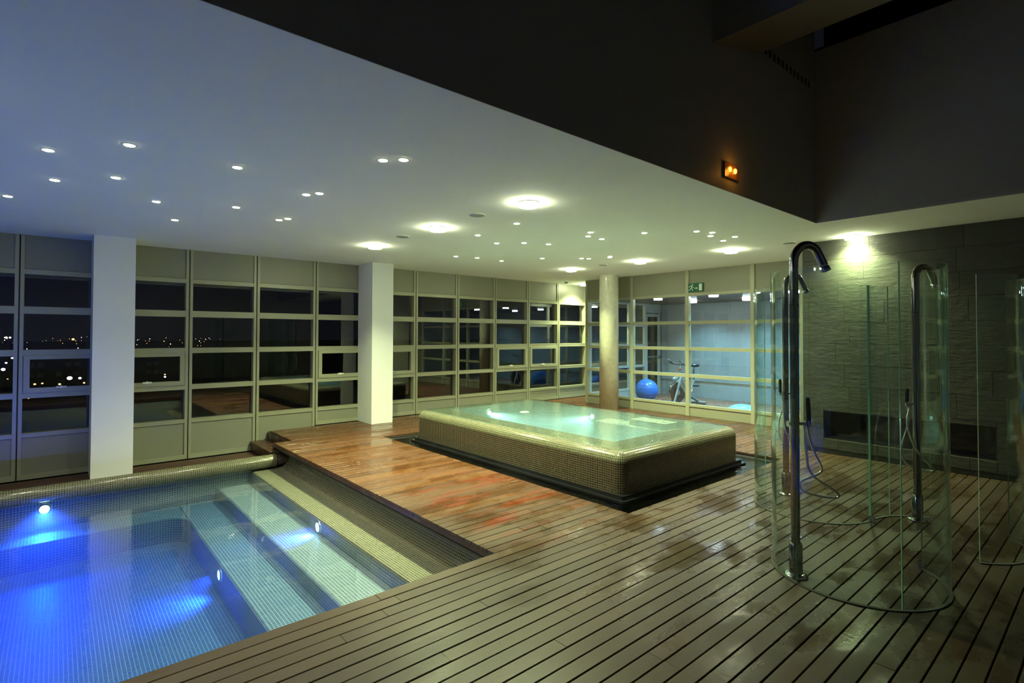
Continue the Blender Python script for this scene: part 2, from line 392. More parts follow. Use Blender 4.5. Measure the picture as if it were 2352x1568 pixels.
# slate wall with its slabs
base = MB(); base.box(SX + .022, Y0, 0, SX + .3, 2.99, .19); base.box(SX + .022, Y0, .60, SX + .3, 2.99, CZ); base.box(SX + .022, 2.735, .19, SX + .3, 2.99, .60); base.box(SX + .022, Y0, .19, SX + .3, .97, .60)
wr = base.build('wall_slate', M['slate'], kind='structure')
def slab_mesh(name, w_, h_, t_, mt):
    k = MB(); e = .0009
    pts = [(0, e, e), (0, w_ - e, e), (0, w_ - e, h_ - e), (0, e, h_ - e)]; bk = [(t_, 0, 0), (t_, w_, 0), (t_, w_, h_), (t_, 0, h_)]
    k.poly([pts[3], pts[2], pts[1], pts[0]])
    for i in range(4):
        j = (i + 1) % 4; k.poly([pts[i], pts[j], bk[j], bk[i]])
    return k.mesh(name, mt)
def slabs(x, ylo, yhi, zlo, zhi, mt, parent, rowh=.2855, z_off=.066, wid=.82, holes=()):
    z = z_off; r = 0
    while z - rowh > zlo: z -= rowh
    zs = []
    while z < zhi - .03: zs.append((max(z, zlo), min(z + rowh, zhi))); z += rowh
    for a, b in zs:
        if b - a < .03: continue
        r += 1; y = yhi; first = True
        while y > ylo + .03:
            L = wid * random.choice((.55, .8, 1.0, 1.15)) if not first else wid * random.uniform(.3, 1); first = False
            y2_ = max(y - L, ylo)
            if y2_ - ylo < .12: y2_ = ylo
            segs = [(y2_, y, a, b)]
            for (hy0, hy1, hz0, hz1) in holes:
                out = []
                for (s0, s1, t0, t1) in segs:
                    if s1 <= hy0 or s0 >= hy1 or t1 <= hz0 or t0 >= hz1: out.append((s0, s1, t0, t1)); continue
                    if s0 < hy0: out.append((s0, hy0, t0, t1))
                    if s1 > hy1: out.append((hy1, s1, t0, t1))
                    c0, c1 = max(s0, hy0), min(s1, hy1)
                    if t0 < hz0: out.append((c0, c1, t0, hz0))
                    if t1 > hz1: out.append((c0, c1, hz1, t1))
                segs = out
            for (s0, s1, t0, t1) in segs:
                if s1 - s0 < .03 or t1 - t0 < .02: continue
                o = bpy.data.objects.new('slab', slab_mesh('slab', s1 - s0 - .0012, t1 - t0 - .0012, .03, mt)); link(o, parent)
                o.location = (x - random.uniform(0, .002), s0, t0)
            y = y2_
FP = (.97, 2.735, .20, .58)
slabs(SX, -.6, 2.99, .005, CZ, M['slate'], wr, holes=(FP,))
# dark recessed slot in the slate wall
fp = empty('wall_recess', (SX, 1.85, .2)); tag(fp, 'long black recessed opening low in the slate wall behind the showers', 'recess')
k = MB(); k.box(SX + .24, FP[0], FP[2], SX + .26, FP[1], FP[3]); k.build('back_panel', M['gloss'], fp, loc=(-SX, -1.85, -.2))
k = MB(); k.box(SX + .03, FP[0], FP[3] - .012, SX + .24, FP[1], FP[3]); k.box(SX + .03, FP[0], FP[2], SX + .24, FP[1], FP[2] + .012); k.box(SX + .03, FP[0], FP[2] + .012, SX + .24, FP[0] + .012, FP[3] - .012); k.box(SX + .03, FP[1] - .012, FP[2] + .012, SX + .24, FP[1], FP[3] - .012)
k.build('lining', M['blackp'], fp, loc=(-SX, -1.85, -.2))

# gym shell
mb = MB(); mb.box(FX + .03, 1.0, -.02, FX + .2, 8.5, CZ); gw = mb.build('wall_gym_far', M['slate_gym'], kind='structure')
slabs(FX, 3.2, 8.36, .005, 2.43, M['slate_gym'], gw, rowh=.42, z_off=.42, wid=1.3)
mb = MB(); mb.box(GX, .9, -.02, FX, 1.0, 2.5); mb.build('wall_gym_right', M['gymwall'], kind='structure')
mb = MB(); mb.box(14.5, 8.3, -.02, 14.6, WY + .1, CZ); mb.box(FX + .2, 8.3, -.02, 14.5, 8.4, CZ); mb.build('wall_corridor', M['gymwall'], kind='structure')

# ------------------------------------------------------------------ window wall
MX = [-5.9, -4.95, -4.0, -3.1, -2.2, -1.28, -.37, .59, 1.548, 2.514, 3.493, 4.50, 5.52, 6.545, 7.578, 8.612, 9.643, 10.70, 11.75, 12.80, 13.85]
RZ = [(.245, .30), (.756, .827), (1.31, 1.39), (1.865, 1.96), (2.385, 2.45)]
wall = MB(); wall.box(X0, WY + .13, -1.2, 14.6, WY + .16, -.3); wallo = wall.build('wall_left', M['panel'], kind='structure')
SASH = {6, 7, 10, 11, 14, 15, 4}
low_x = 2.6
for i in range(len(MX) - 1):
    xa, xb = MX[i], MX[i + 1]; W = xb - xa; vis = i >= 5
    zb_ = -.3 if xa < 2.6 else 0.0
    win = empty('window_%d' % (i + 1), (xa, WY, zb_)); win['kind'] = 'structure'
    def P(mbx, name, mt, par=win, xa=xa, zb_=zb_): return mbx.build(name, mt, par, loc=(-xa, -WY, -zb_))
    k = MB(); k.box(xa - .008, WY + .012, zb_, xa + .008, WY + .12, CZ); P(k, 'joint', M['groove'])
    for s_ in (-1, 1):
        if (s_ < 0):
            a0, a1 = xa + .008, xa + .046
        else: a0, a1 = xb - .046, xb - .008
        k = MB(); k.box(a0, WY, zb_, a1, WY + .13, CZ); P(k, 'mullion', M['alu'])
    for (z0, z1) in RZ:
        k = MB(); k.box(xa + .046, WY + .004, z0, xb - .046, WY + .13, z1); k.box(xa + .046, WY + .001, z1 - .02, xb - .046, WY + .004, z1 - .016); P(k, 'rail', M['alu'])
    k = MB(); k.box(xa + .046, WY + .02, 2.455, xb - .046, WY + .10, CZ); P(k, 'panel', M['panel'])
    k = MB(); k.box(xa + .046, WY + .02, zb_, xb - .046, WY + .10, .24); P(k, 'panel', M['panel'])
    if zb_ < -.1 or True:
        k = MB(); k.box(xa + .008, WY - .006, zb_, xb - .008, WY, zb_ + .07); P(k, 'baseboard', M['alu'])
    for j in range(4):
        z0 = RZ[j][1]; z1 = RZ[j + 1][0]
        if j == 1 and i in SASH:
            q = .062; k = MB()
            xs0, xs1 = xa + .052, xb - .052; k.box(xs0, WY - .012, z0, xs1, WY + .05, z0 + q); k.box(xs0, WY - .012, z1 - q * .75, xs1, WY + .05, z1)
            k.box(xs0, WY - .012, z0 + q, xs0 + q, WY + .05, z1 - q * .75); k.box(xs1 - q, WY - .012, z0 + q, xs1, WY + .05, z1 - q * .75)
            sash = P(k, 'sash', M['alu'])
            k = MB(); hx = xa + W * .45; k.box(hx - .055, WY - .03, z0 + .05, hx + .055, WY - .012, z0 + .072); k.box(hx - .01, WY - .02, z0 + .04, hx + .01, WY - .012, z0 + .08)
            k.build('handle', M['bulbframe'], sash)
            k = MB(); k.box(xs0 + q, WY + .045, z0 + q, xs1 - q, WY + .049, z1 - q * .75); P(k, 'pane', M['pane'])
        else:
            k = MB(); k.box(xa + .046, WY + .10, z0, xb - .046, WY + .104, z1); P(k, 'pane', M['pane'])

# columns
def column(name, x0, y0_, x1, y1_, z0, lab):
    k = MB(); k.box(x0, y0_, z0, x1, y1_, CZ); return tag(k.build(name, M['white']), lab, 'column')
column('square_column', .36, 8.8, .81, WY, -.3, 'white square column rising behind the pool edge')
column('square_column', 4.285, 8.82, 4.70, WY, 0, 'white square column standing on the wooden deck by the windows')
k = MB(); RC = (9.10, 7.35); k.lathe([(.0, 0), (.205, 0), (.205, CZ)], (RC[0], RC[1], 0), 48)
tag(k.build('round_column', M['concrete']), 'round polished stone column beside the hot tub and gym glazing', 'column')

# ------------------------------------------------------------------ gym partition (x = 9.6)
GM = [8.40, 7.10, 5.755, 4.44, 3.10]
GR = [(.185, .235), (.765, .83), (1.30, 1.365), (1.825, 1.89), (2.385, 2.44)]
part = empty('window_30', (GX, 3.0, 0)); part['kind'] = 'structure'
def PP(mbx, name, mt): return mbx.build(name, mt, part, loc=(-GX, -3.0, 0))
for y in GM:
    k = MB(); k.box(GX - .03, y - .038, 0, GX + .05, y + .038, CZ); PP(k, 'mullion', M['alu'])
for a, b in zip(GM[1:], GM[:-1]):
    for (z0, z1) in GR:
        k = MB(); k.box(GX - .022, a + .038, z0, GX + .045, b - .038, z1); PP(k, 'rail', M['alu'])
    k = MB(); k.box(GX - .005, a + .038, 2.44, GX + .04, b - .038, CZ); PP(k, 'panel', M['panel'])
    k = MB(); k.box(GX - .005, a + .038, 0, GX + .04, b - .038, .185); PP(k, 'panel', M['panel'])
    for j in range(4):
        k = MB(); k.box(GX + .006, a + .038, GR[j][1], GX + .011, b - .038, GR[j + 1][0]); PP(k, 'pane', M['pane'])
# glazed side of the gym (y = 8.4) with its door
M['alu2'] = simple('pale_aluminium', (.42, .46, .46), .4, .2)
side = empty('window_31', (GX, 8.4, 0)); side['kind'] = 'structure'
def PS(mbx, name, mt, par=side): return mbx.build(name, mt, par, loc=(-GX, -8.4, 0))
for x in (9.68, 10.45, 11.2, 11.88):
    k = MB(); k.box(x - .035, 8.365, 0, x + .035, 8.43, CZ); PS(k, 'mullion', M['alu2'])
for a, b in ((9.68, 10.45), (10.45, 11.2), (11.2, 11.88)):
    for (z0, z1) in GR:
        k = MB(); k.box(a + .035, 8.37, z0, b - .035, 8.425, z1); PS(k, 'rail', M['alu2'])
    k = MB(); k.box(a + .035, 8.38, 0, b - .035, 8.42, .185); PS(k, 'panel', M['alu2'])
    k = MB(); k.box(a + .035, 8.38, 2.44, b - .035, 8.42, CZ); PS(k, 'panel', M['alu2'])
    for j in range(4):
        k = MB(); k.box(a + .035, 8.395, GR[j][1], b - .035, 8.40, GR[j + 1][0]); PS(k, 'pane', M['pane'])
k = MB(); k.box(11.915, 8.37, 2.2, FX, 8.43, CZ); PS(k, 'panel', M['alu2'])
door = empty('door_1', (11.92, 8.4, 0)); door['kind'] = 'structure'
def PD(mbx, name, mt): return mbx.build(name, mt, door, loc=(-11.92, -8.4, 0))
for (a, b) in ((11.92, 11.99), (12.50, 12.58)):
    k = MB(); k.box(a, 8.375, 0, b, 8.425, 2.18); PD(k, 'stile', M['alu2'])
for z0, z1 in ((0.0, .16), (2.1, 2.18)):
    k = MB(); k.box(11.99, 8.375, z0, 12.50, 8.425, z1); PD(k, 'rail', M['alu2'])
k = MB(); k.box(11.99, 8.397, .16, 12.50, 8.402, 2.1); PD(k, 'pane', M['pane'])
k = MB(); cyl(k, (11.96, 8.31, 1.03), (12.54, 8.31, 1.03), .018, 12); cyl(k, (11.97, 8.31, 1.03), (11.97, 8.375, 1.03), .012, 8); cyl(k, (12.53, 8.31, 1.03), (12.53, 8.375, 1.03), .012, 8); PD(k, 'push_bar', M['chrome'])

# ------------------------------------------------------------------ floors
fl = MB(); t0 = -.10; t1 = -.026
fl.box(X0, Y0, t0, SX + .3, 2.955, t1)
fl.box(X0, 2.955, t0, 3.92, PY, t1); fl.box(7.16, 2.955, t0, 14.6, WY + .12, t1); fl.box(GX, 1.0, t0, FX, 2.955, t1)
fl.box(2.49, PY, t0, 3.92, 7.64, t1); fl.box(2.49, 7.64, t0, 2.72, 8.3, t1); fl.box(2.72, 7.64, t0, 7.16, WY + .12, t1)
floor = fl.build('floor', M['sub'], kind='structure')
PITCH = .0963; PWID = .0905; TH = .024
plank_me = {}
def plank_mesh(mt):
    if mt.name in plank_me: return plank_me[mt.name]
    k = MB(); e = .003; h = PWID
    prof = [(0, -TH), (0, -e), (e, 0), (h - e, 0), (h, -e), (h, -TH)]
    for i in range(5):
        a, b = prof[i], prof[i + 1]
        k.poly([(0, a[0], a[1]), (0, b[0], b[1]), (1, b[0], b[1]), (1, a[0], a[1])][::-1])
    k.poly([(0, a, b) for a, b in prof]); k.poly([(1, a, b) for a, b in prof][::-1])
    me = k.mesh('plank', mt); plank_me[mt.name] = me; return me
NP = 0
def plank(x0, x1, y, z, mt, par):
    global NP; NP += 1
    o = bpy.data.objects.new('plank', plank_mesh(mt)); link(o, par); o.location = (x0, y, z + random.uniform(-.0012, .0012)); o.scale = (x1 - x0, 1, 1)
class Stuff:
    def __init__(s): s.k = MB()
    def add(s, x0, x1, y, z):
        e = .003; h = PWID; pr = [(0, -TH), (0, -e), (e, 0), (h - e, 0), (h, -e), (h, -TH)]; z += random.uniform(-.001, .001)
        for i in range(5):
            a, b = pr[i], pr[i + 1]; s.k.poly([(x0, y + a[0], z + a[1]), (x0, y + b[0], z + b[1]), (x1, y + b[0], z + b[1]), (x1, y + a[0], z + a[1])][::-1])
        s.k.poly([(x0, y + a, z + b) for a, b in pr]); s.k.poly([(x1, y + a, z + b) for a, b in pr][::-1])
def segs(x0, x1, lens=(1.6, 2.2, 2.6, 3.0)):
    out = []; x = x0; L = random.uniform(.4, 2.2)
    while x < x1 - .02:
        e = min(x + L, x1)
        if x1 - e < .35: e = x1
        out.append((x, e - (.003 if e < x1 else 0))); x = e; L = random.choice(lens)
    return out
stf = Stuff()
yk = lambda n: 1.2203 + n * PITCH + .003
n0 = -44
for n in range(n0, 19):                      # main deck rows up to the pool / channel edge
    y = yk(n)
    if n == 18:
        for a, b in segs(X0, 3.92): plank(a, b, y, 0, M['wood'], floor)
        for a, b in segs(7.16, GX - .03): stf.add(a, b, y, 0)
    else:
        for a, b in segs(-.6 if n > 4 else (.9 if n > -6 else 1.5), SX - .002):
            if n >= -11: plank(a, b, y, 0, M['wood'], floor)
            else: stf.add(a, b, y, 0)
        stf.add(X0, (-.6 if n > 4 else (.9 if n > -6 else 1.5)) - .003, y, 0)
for n in range(19, 85):
    y = yk(n)
    if y + PWID > WY: break
    if y < 7.6:
        for a, b in (segs(PX, 3.92) if n % 5 else [(PX, 3.1), (3.103, 3.92)]):
            if y < 6.0: plank(a, b, y, 0, M['wood'], floor)
            else: stf.add(a, b, y, 0)
        for a, b in segs(7.16, GX - .03): stf.add(a, b, y, 0)
    else:
        for a, b in segs(PX if y < 8.2 else 2.72, GX - .03): stf.add(a, b, y, 0)
        if y > 8.35:
            for a, b in segs(GX - .027, 14.5): stf.add(a, b, y, 0)
tag(stf.k.build('planks', M['wood'], floor), 'far and hidden deck planks', kind='stuff')
gs = Stuff()
for n in range(-2, 74):
    y = yk(n)
    if y + PWID > 8.36: break
    for a, b in segs(GX + .05, FX): gs.add(a, b, y, -.001)
tag(gs.k.build('gym_planks', M['wood_gym'], floor), 'brown gym floor boards', kind='stuff')
# deck edges and lower walkway
k = MB(); k.box(PX - .002, PY - .0, -.062, PX + .022, 8.3, -.0255); k.box(PX + .022, 8.29, -.3, 2.72, 8.30, -.026); k.box(PX - .002, 8.25, -.3, PX + .022, 8.30, -.062); k.build('trim_deck_edge', M['wood_dark'], kind='structure')
k = MB(); k.box(X0, PY - .02, -.062, PX, PY + .001, -.0255); k.build('trim_deck_front', M['wood_dark'], kind='structure')
lw = MB(); lw.box(X0, 8.22, -.42, 2.72, WY + .12, -.326); lowf = lw.build('floor', M['sub'], kind='structure')
for n in range(73, 90):
    y = yk(n)
    if y + PWID > WY: break
    for a, b in segs(X0, 2.43): plank(a, b, y, -.30, M['wood_dark'], lowf)
st = empty('wooden_step', (2.43, 8.3, -.3)); st['kind'] = 'structure'
k = MB(); k.box(2.44, 8.31, -.3, 2.46, WY, -.176); k.build('riser', M['wood_dark'], st, loc=(-2.43, -8.3, .3))
k = MB(); k.box(2.70, 8.31, -.15, 2.715, WY, -.026); k.build('riser', M['wood_dark'], st, loc=(-2.43, -8.3, .3))
for n in range(3):
    k = MB(); k.box(2.432 + n * .0935, 8.3, -.176, 2.432 + n * .0935 + .089, WY - .005, -.15); k.build('tread_board', M['wood_dark'], st, loc=(-2.43, -8.3, .3))

# ================================================================== POOL
pool = empty('swimming_pool', (0, PY, -.95)); tag(pool, 'mosaic swimming pool lit blue from under its water', 'pool')
def PO(mbx, name, mt): return mbx.build(name, mt, pool, loc=(0, -PY, .95))
def smooth_all(o):
    for p in o.data.polygons: p.use_smooth = True
def extrude_y(prof, ya, yb, mt, name, flip=False):
    vs = [0]
    for i in range(1, len(prof)): vs.append(vs[-1] + math.hypot(prof[i][0] - prof[i - 1][0], prof[i][1] - prof[i - 1][1]))
    k = MB(); k.grid([[(p[0], ya, p[1]), (p[0], yb, p[1])] for p in prof], [ya, yb], vs, sm=False, flip=flip); return PO(k, name, mt)
FYW = 8.18
cove = [(2.62, -.03), (2.62, -.19)] + [(2.47 + .15 * math.cos(a), -.19 + .15 * math.sin(a)) for a in [-PI / 2 * t / 8 for t in range(1, 9)]]
extrude_y(cove[:2], PY - .03, FYW + .1, M['mos_cove'], 'cove_wall', True); 
smooth_all(extrude_y(cove[1:], PY - .03, FYW + .1, M['mos_cove'], 'cove', True))
extrude_y([(2.47, -.34), (2.16, -.34), (2.138, -.346), (2.13, -.36)], PY - .03, FYW + .1, M['mos_shelf'], 'shelf', True)
extrude_y([(2.13, -.36), (2.13, -.5)], PY - .03, FYW, M['mos_pool'], 'riser', True)
extrude_y([(2.13, -.5), (1.715, -.5), (1.70, -.515)], PY - .03, FYW, M['mos_pool'], 'tread', True)
extrude_y([(1.70, -.515), (1.70, -.66)], PY - .03, FYW, M['mos_pool'], 'riser', True)
extrude_y([(1.70, -.66), (1.265, -.66), (1.25, -.675)], PY - .03, FYW, M['mos_pool'], 'tread', True)
# lowest riser with a rounded far end meeting the bench
rp = [(1.25, PY - .03), (1.25, 7.45)] + [(1.0 + .25 * math.cos(a), 7.45 + .25 * math.sin(a)) for a in [PI / 2 * t / 10 for t in range(1, 11)]] + [(X0, 7.70)]
us = [0]
for i in range(1, len(rp)): us.append(us[-1] + math.hypot(rp[i][0] - rp[i - 1][0], rp[i][1] - rp[i - 1][1]))
k = MB(); k.grid([[(p[0], p[1], z) for p in rp] for z in (-.95, -.66)], us, [0, .29], sm=False); PO(k, 'riser', M['mos_pool'])
k = MB(); k.poly([(p[0], p[1], -.66) for p in rp] + [(X0, FYW, -.66), (1.7, FYW, -.66), (1.7, 7.45, -.66), (1.251, 7.45, -.66)][:0] + [(X0, FYW, -.66), (1.25, FYW, -.66)]);
k = MB()
for i in range(1, len(rp) - 1):
    a, b = rp[i], rp[i + 1]; k.poly([(a[0], a[1], -.66), (a[0], FYW, -.66), (b[0], FYW, -.66), (b[0], b[1], -.66)])
PO(k, 'bench', M['mos_pool'])
k = MB(); k.quad((X0, PY - .03, -.95), (1.25, PY - .03, -.95), (1.25, 7.7, -.95), (X0, 7.7, -.95)); PO(k, 'pool_floor', M['mos_pool'])
k = MB(); k.quad((X0, FYW, -.66), (2.13, FYW, -.66), (2.13, FYW, -.28), (X0, FYW, -.28)); PO(k, 'end_wall', M['mos_pool'])
k = MB(); k.quad((2.62, PY - .005, -.95), (X0, PY - .005, -.95), (X0, PY - .005, -.03), (2.62, PY - .005, -.03)); PO(k, 'near_wall', M['mos_pool'])
k = MB(); k.quad((X0 + .001, PY, -.95), (X0 + .001, FYW, -.95), (X0 + .001, FYW, -.03), (X0 + .001, PY, -.03)); PO(k, 'side_wall', M['mos_pool'])
# rolled coping
rc = (FYW - .055, -.232); rr = .092; k = MB(); rows = []; vs = []
for t in range(25):
    a = -PI * .62 + (PI * 1.42) * t / 24 + PI; a = PI * 1.55 - PI * 1.35 * t / 24
    rows.append([(X0, rc[0] + rr * math.cos(a), rc[1] + rr * math.sin(a)), (2.44, rc[0] + rr * math.cos(a), rc[1] + rr * math.sin(a))]); vs.append(rr * PI * 1.35 * t / 24)
k.grid(rows, [0, 2.44 - X0], vs, sm=True); PO(k, 'rolled_coping', M['mos_rim'])
k = MB(); k.poly([(2.44, rc[0] + rr * math.cos(2 * PI * t / 24), rc[1] + rr * math.sin(2 * PI * t / 24)) for t in range(24)]); k.tube([(2.44, rc[0], rc[1]), (2.62, rc[0], rc[1])], rr * .8, 20); PO(k, 'coping_end', M['mos_dark'])
k = MB(); k.box(X0, FYW + .001, -.42, 2.45, 8.24, -.27); k.box(2.45, FYW + .001, -.42, 2.62, 8.29, -.1); PO(k, 'coping_base', M['mos_dark'])
wp = [(X0 - .002, -.952), (1.252, -.952), (1.252, -.662), (1.702, -.662), (1.702, -.502), (2.132, -.502), (2.132, ZW), (X0 - .002, ZW)]
k = MB(); ya, yb = PY - .008, FYW + .002
k.poly([(p[0], ya, p[1]) for p in wp]); k.poly([(p[0], yb, p[1]) for p in wp][::-1])
for i in range(8):
    a, b = wp[i], wp[(i + 1) % 8]; k.poly([(a[0], ya, a[1]), (a[0], yb, a[1]), (b[0], yb, b[1]), (b[0], ya, b[1])])
wat = PO(k, 'water', M['water_pool'])
# underwater lamps
def pool_lamp(loc, nrm, lab, power, ang=16, wide=2.2, rad=.045, aim=0.0):
    t = empty('pool_light', loc); tag(t, lab, 'pool light', 'blue underwater lamps')
    n = Vector(nrm); ax = 'x' if abs(n.x) > .5 else 'y'; s_ = n.x if ax == 'x' else n.y
    k = MB(); k.lathe([(rad + .02, 0), (rad + .02, s_ * .012), (rad, s_ * .014)], (0, 0, 0), 24, axis=ax); k.build('ring', M['steel'], t)
    k = MB(); k.lathe([(rad, s_ * .013), (rad * .6, s_ * .018), (0.001, s_ * .02)], (0, 0, 0), 20, axis=ax); k.build('lens', M['e_pool'], t)
    spot(tuple(n * .05), power * 3.0, BLUE, (n.x, n.y, aim), ang, .02, t)
    if wide: spot(tuple(n * .07), power * wide, BLUE, (n.x, n.y, -.75), 96, .05, t)
    return t
pool_lamp((2.128, 5.60, -.43), (-1, 0, 0), 'blue underwater lamp under the light mosaic shelf of the pool', P_POOL)
pool_lamp((1.248, 5.82, -.75), (-1, 0, 0), 'blue underwater lamp in the lowest pool step', P_POOL)
pool_lamp((-.075, FYW - .002, -.42), (0, -1, 0), 'blue underwater lamp below the rolled coping at the window side', P_POOL * 1.2, 60, 3.5)
for loc, nrm, l in (((-2.4, FYW - .002, -.42), (0, -1, 0), 'added blue underwater lamp under the unseen left end of the coping, nearer one'), ((-4.6, FYW - .002, -.42), (0, -1, 0), 'added blue underwater lamp under the unseen left end of the coping, farthest one'),
               ((-1.2, PY, -.6), (0, 1, 0), 'added blue underwater lamp hidden under the front deck edge, rightmost'), ((-2.8, PY, -.6), (0, 1, 0), 'added blue underwater lamp hidden under the front deck edge, middle one'),
               ((-4.4, PY, -.6), (0, 1, 0), 'added blue underwater lamp hidden under the front deck edge, leftmost'), ):
    pool_lamp(loc, nrm, l, P_POOL * 1.6, 60, 5.5)  # unseen lamps added for more blue in the left part of the pool
for y, l in ((4.0, 'nearest'), (5.4, 'middle'), (6.8, 'farthest')):
    pool_lamp((X0 + .012, y, -.60), (1, 0, 0), 'added blue underwater lamp in the unseen short side of the pool, ' + l + ' one', 1400, 9, 0, aim=-.03)  # unseen narrow beams added to turn the step risers blue

# ================================================================== CHANNEL AND HOT TUB
ch = empty('overflow_channel', (3.92, 2.955, -.25)); tag(ch, 'sunken black overflow channel around the mosaic hot tub', 'channel')
def CH(mbx, name, mt): return mbx.build(name, mt, ch, loc=(-3.92, -2.955, .25))
cx0, cy0, cx1, cy1 = 3.92, 2.955, 7.16, 7.64
k = MB(); k.box(cx0, cy0, -.25, cx1, cy1, -.22); CH(k, 'channel_floor', M['slate'])
k = MB(); w_ = .02
k.box(cx0, cy0, -.22, cx0 + w_, cy1, -.027); k.box(cx1 - w_, cy0, -.22, cx1, cy1, -.027); k.box(cx0 + w_, cy0, -.22, cx1 - w_, cy0 + w_, -.027); k.box(cx0 + w_, cy1 - w_, -.22, cx1 - w_, cy1, -.027)
CH(k, 'channel_wall', M['gloss'])
k = MB(); k.box(cx0 + w_, cy1 - .075, -.05, cx1 - w_, cy1 - .055, -.030); k.box(cx1 - .075, cy0 + w_, -.05, cx1 - .055, cy1 - .075, -.030); CH(k, 'steel_lip', M['steel'])
k = MB(); z = -.045
J = (4.27, 3.28, 6.68, 7.24)
k.poly([(cx0 + w_, cy0 + w_, z), (cx1 - w_, cy0 + w_, z), (cx1 - w_, J[1] - .06, z), (cx0 + w_, J[1] - .06, z)])
k.poly([(cx0 + w_, J[3] + .06, z), (cx1 - w_, J[3] + .06, z), (cx1 - w_, cy1 - w_, z), (cx0 + w_, cy1 - w_, z)])
k.poly([(cx0 + w_, J[1] - .06, z), (J[0] - .06, J[1] - .06, z), (J[0] - .06, J[3] + .06, z), (cx0 + w_, J[3] + .06, z)])
k.poly([(J[2] + .06, J[1] - .06, z), (cx1 - w_, J[1] - .06, z), (cx1 - w_, J[3] + .06, z), (J[2] + .06, J[3] + .06, z)])
CH(k, 'water', M['water_dark'])

tub = empty('hot_tub', (J[0], J[1], -.22)); tag(tub, 'raised hot tub clad in brown mosaic with glowing teal water', 'hot tub')
def TU(mbx, name, mt): return mbx.build(name, mt, tub, loc=(-J[0], -J[1], .22))
def rrect(x0, y0, x1, y1, r, n=6):
    pts = []
    for cx_, cy_, a0 in ((x1 - r, y0 + r, -PI / 2), (x1 - r, y1 - r, 0), (x0 + r, y1 - r, PI / 2), (x0 + r, y0 + r, PI)):
        for t in range(n + 1):
            a = a0 + PI / 2 * t / n; pts.append((cx_ + r * math.cos(a), cy_ + r * math.sin(a)))
    return pts
TZ = .425; rd = .10; cr = .11
base_pts = rrect(*J, cr)
us = [0]
for i in range(1, len(base_pts) + 1):
    a, b = base_pts[i - 1], base_pts[i % len(base_pts)]; us.append(us[-1] + math.hypot(a[0] - b[0], a[1] - b[1]))
def ring_at(off, z): return [(p[0], p[1], z) for p in rrect(J[0] + off, J[1] + off, J[2] - off, J[3] - off, max(cr - off * .8, .02))]
k = MB(); k.grid([ring_at(0, .012), ring_at(0, TZ - rd)], us, [0, TZ - rd - .012], closed_u=True, sm=True); TU(k, 'mosaic_side', M['mos_dark'])
k = MB(); rows = []; vs = []
for t in range(9):
    a = PI / 2 * t / 8; rows.append(ring_at(rd * (1 - math.cos(a)), TZ - rd + rd * math.sin(a))); vs.append(rd * a + TZ - rd + .03)
rows.append([(p[0], p[1], TZ) for p in rrect(J[0] + .42, J[1] + .43, J[2] - .16, J[3] - .26, .03)]); vs.append(vs[-1] + .22)
k.grid(rows, us, vs, closed_u=True, sm=True); rimo = TU(k, 'rounded_rim', M['mos_rim'])
I = (J[0] + .42, J[1] + .43, J[2] - .16, J[3] - .26)
ZB = -.18
k = MB()
for (a, b) in (((I[0], I[1]), (I[2], I[1])), ((I[2], I[1]), (I[2], I[3])), ((I[2], I[3]), (I[0], I[3])), ((I[0], I[3]), (I[0], I[1]))):
    k.quad((b[0], b[1], ZB), (a[0], a[1], ZB), (a[0], a[1], TZ), (b[0], b[1], TZ))
k.quad((I[0], I[1], ZB), (I[2], I[1], ZB), (I[2], I[3], ZB), (I[0], I[3], ZB)); TU(k, 'basin', M['mos_jac'])
k = MB(); k.box(I[2] - .42, I[1], ZB, I[2], I[1] + 1.5, TZ - .10); k.box(I[2] - .30, I[1] + .35, TZ - .10, I[2] - .0, I[1] + .95, TZ - .02); TU(k, 'seat', M['mos_jac'])
k = MB(); k.box(I[0], I[3] - .4, ZB, I[0] + 1.3, I[3], TZ - .22); TU(k, 'bench', M['mos_jac'])
k = MB(); top_ = [(p[0], p[1], TZ + .012) for p in rrect(J[0] + rd * .75, J[1] + rd * .75, J[2] - rd * .75, J[3] - rd * .75, cr)]
low_ = [(p[0], p[1], TZ - .004) for p in rrect(J[0] + rd * .8, J[1] + rd * .8, J[2] - rd * .8, J[3] - rd * .8, cr)]
in_ = [(p[0], p[1], TZ - .006) for p in rrect(I[0] - .003, I[1] - .003, I[2] + .003, I[3] + .003, .001)]
bot_ = [(p[0], p[1], ZB - .003) for p in in_]
k.poly(top_); u_ = [i * .1 for i in range(len(top_) + 1)]
k.grid([top_, low_, in_, bot_], u_, [0, .1, .2, .3], closed_u=True, sm=False, flip=True); k.poly(bot_[::-1]); TU(k, 'water', M['water_jac'])
k = MB(); k.lathe([(.075, 0), (.075, .012), (.0, .016)], (5.55, 6.15, TZ - .03), 24); TU(k, 'air_jet_cap', M['bulbframe'])
def plinth(off, z0, z1):
    k = MB(); o_ = rrect(J[0] - off, J[1] - off, J[2] + off, J[3] + off, .03); i_ = rrect(J[0] + .02, J[1] + .02, J[2] - .02, J[3] - .02, .03)
    u_ = [i * .1 for i in range(len(o_) + 1)]
    k.grid([[(p[0], p[1], z) for p in q] for q, z in ((o_, z0), (o_, z1), (i_, z1))], u_, [0, .1, .2], closed_u=True, sm=False); return k
TU(plinth(.028, -.025, .012), 'plinth', M['gloss']); TU(plinth(.065, -.22, -.025), 'plinth', M['gloss'])
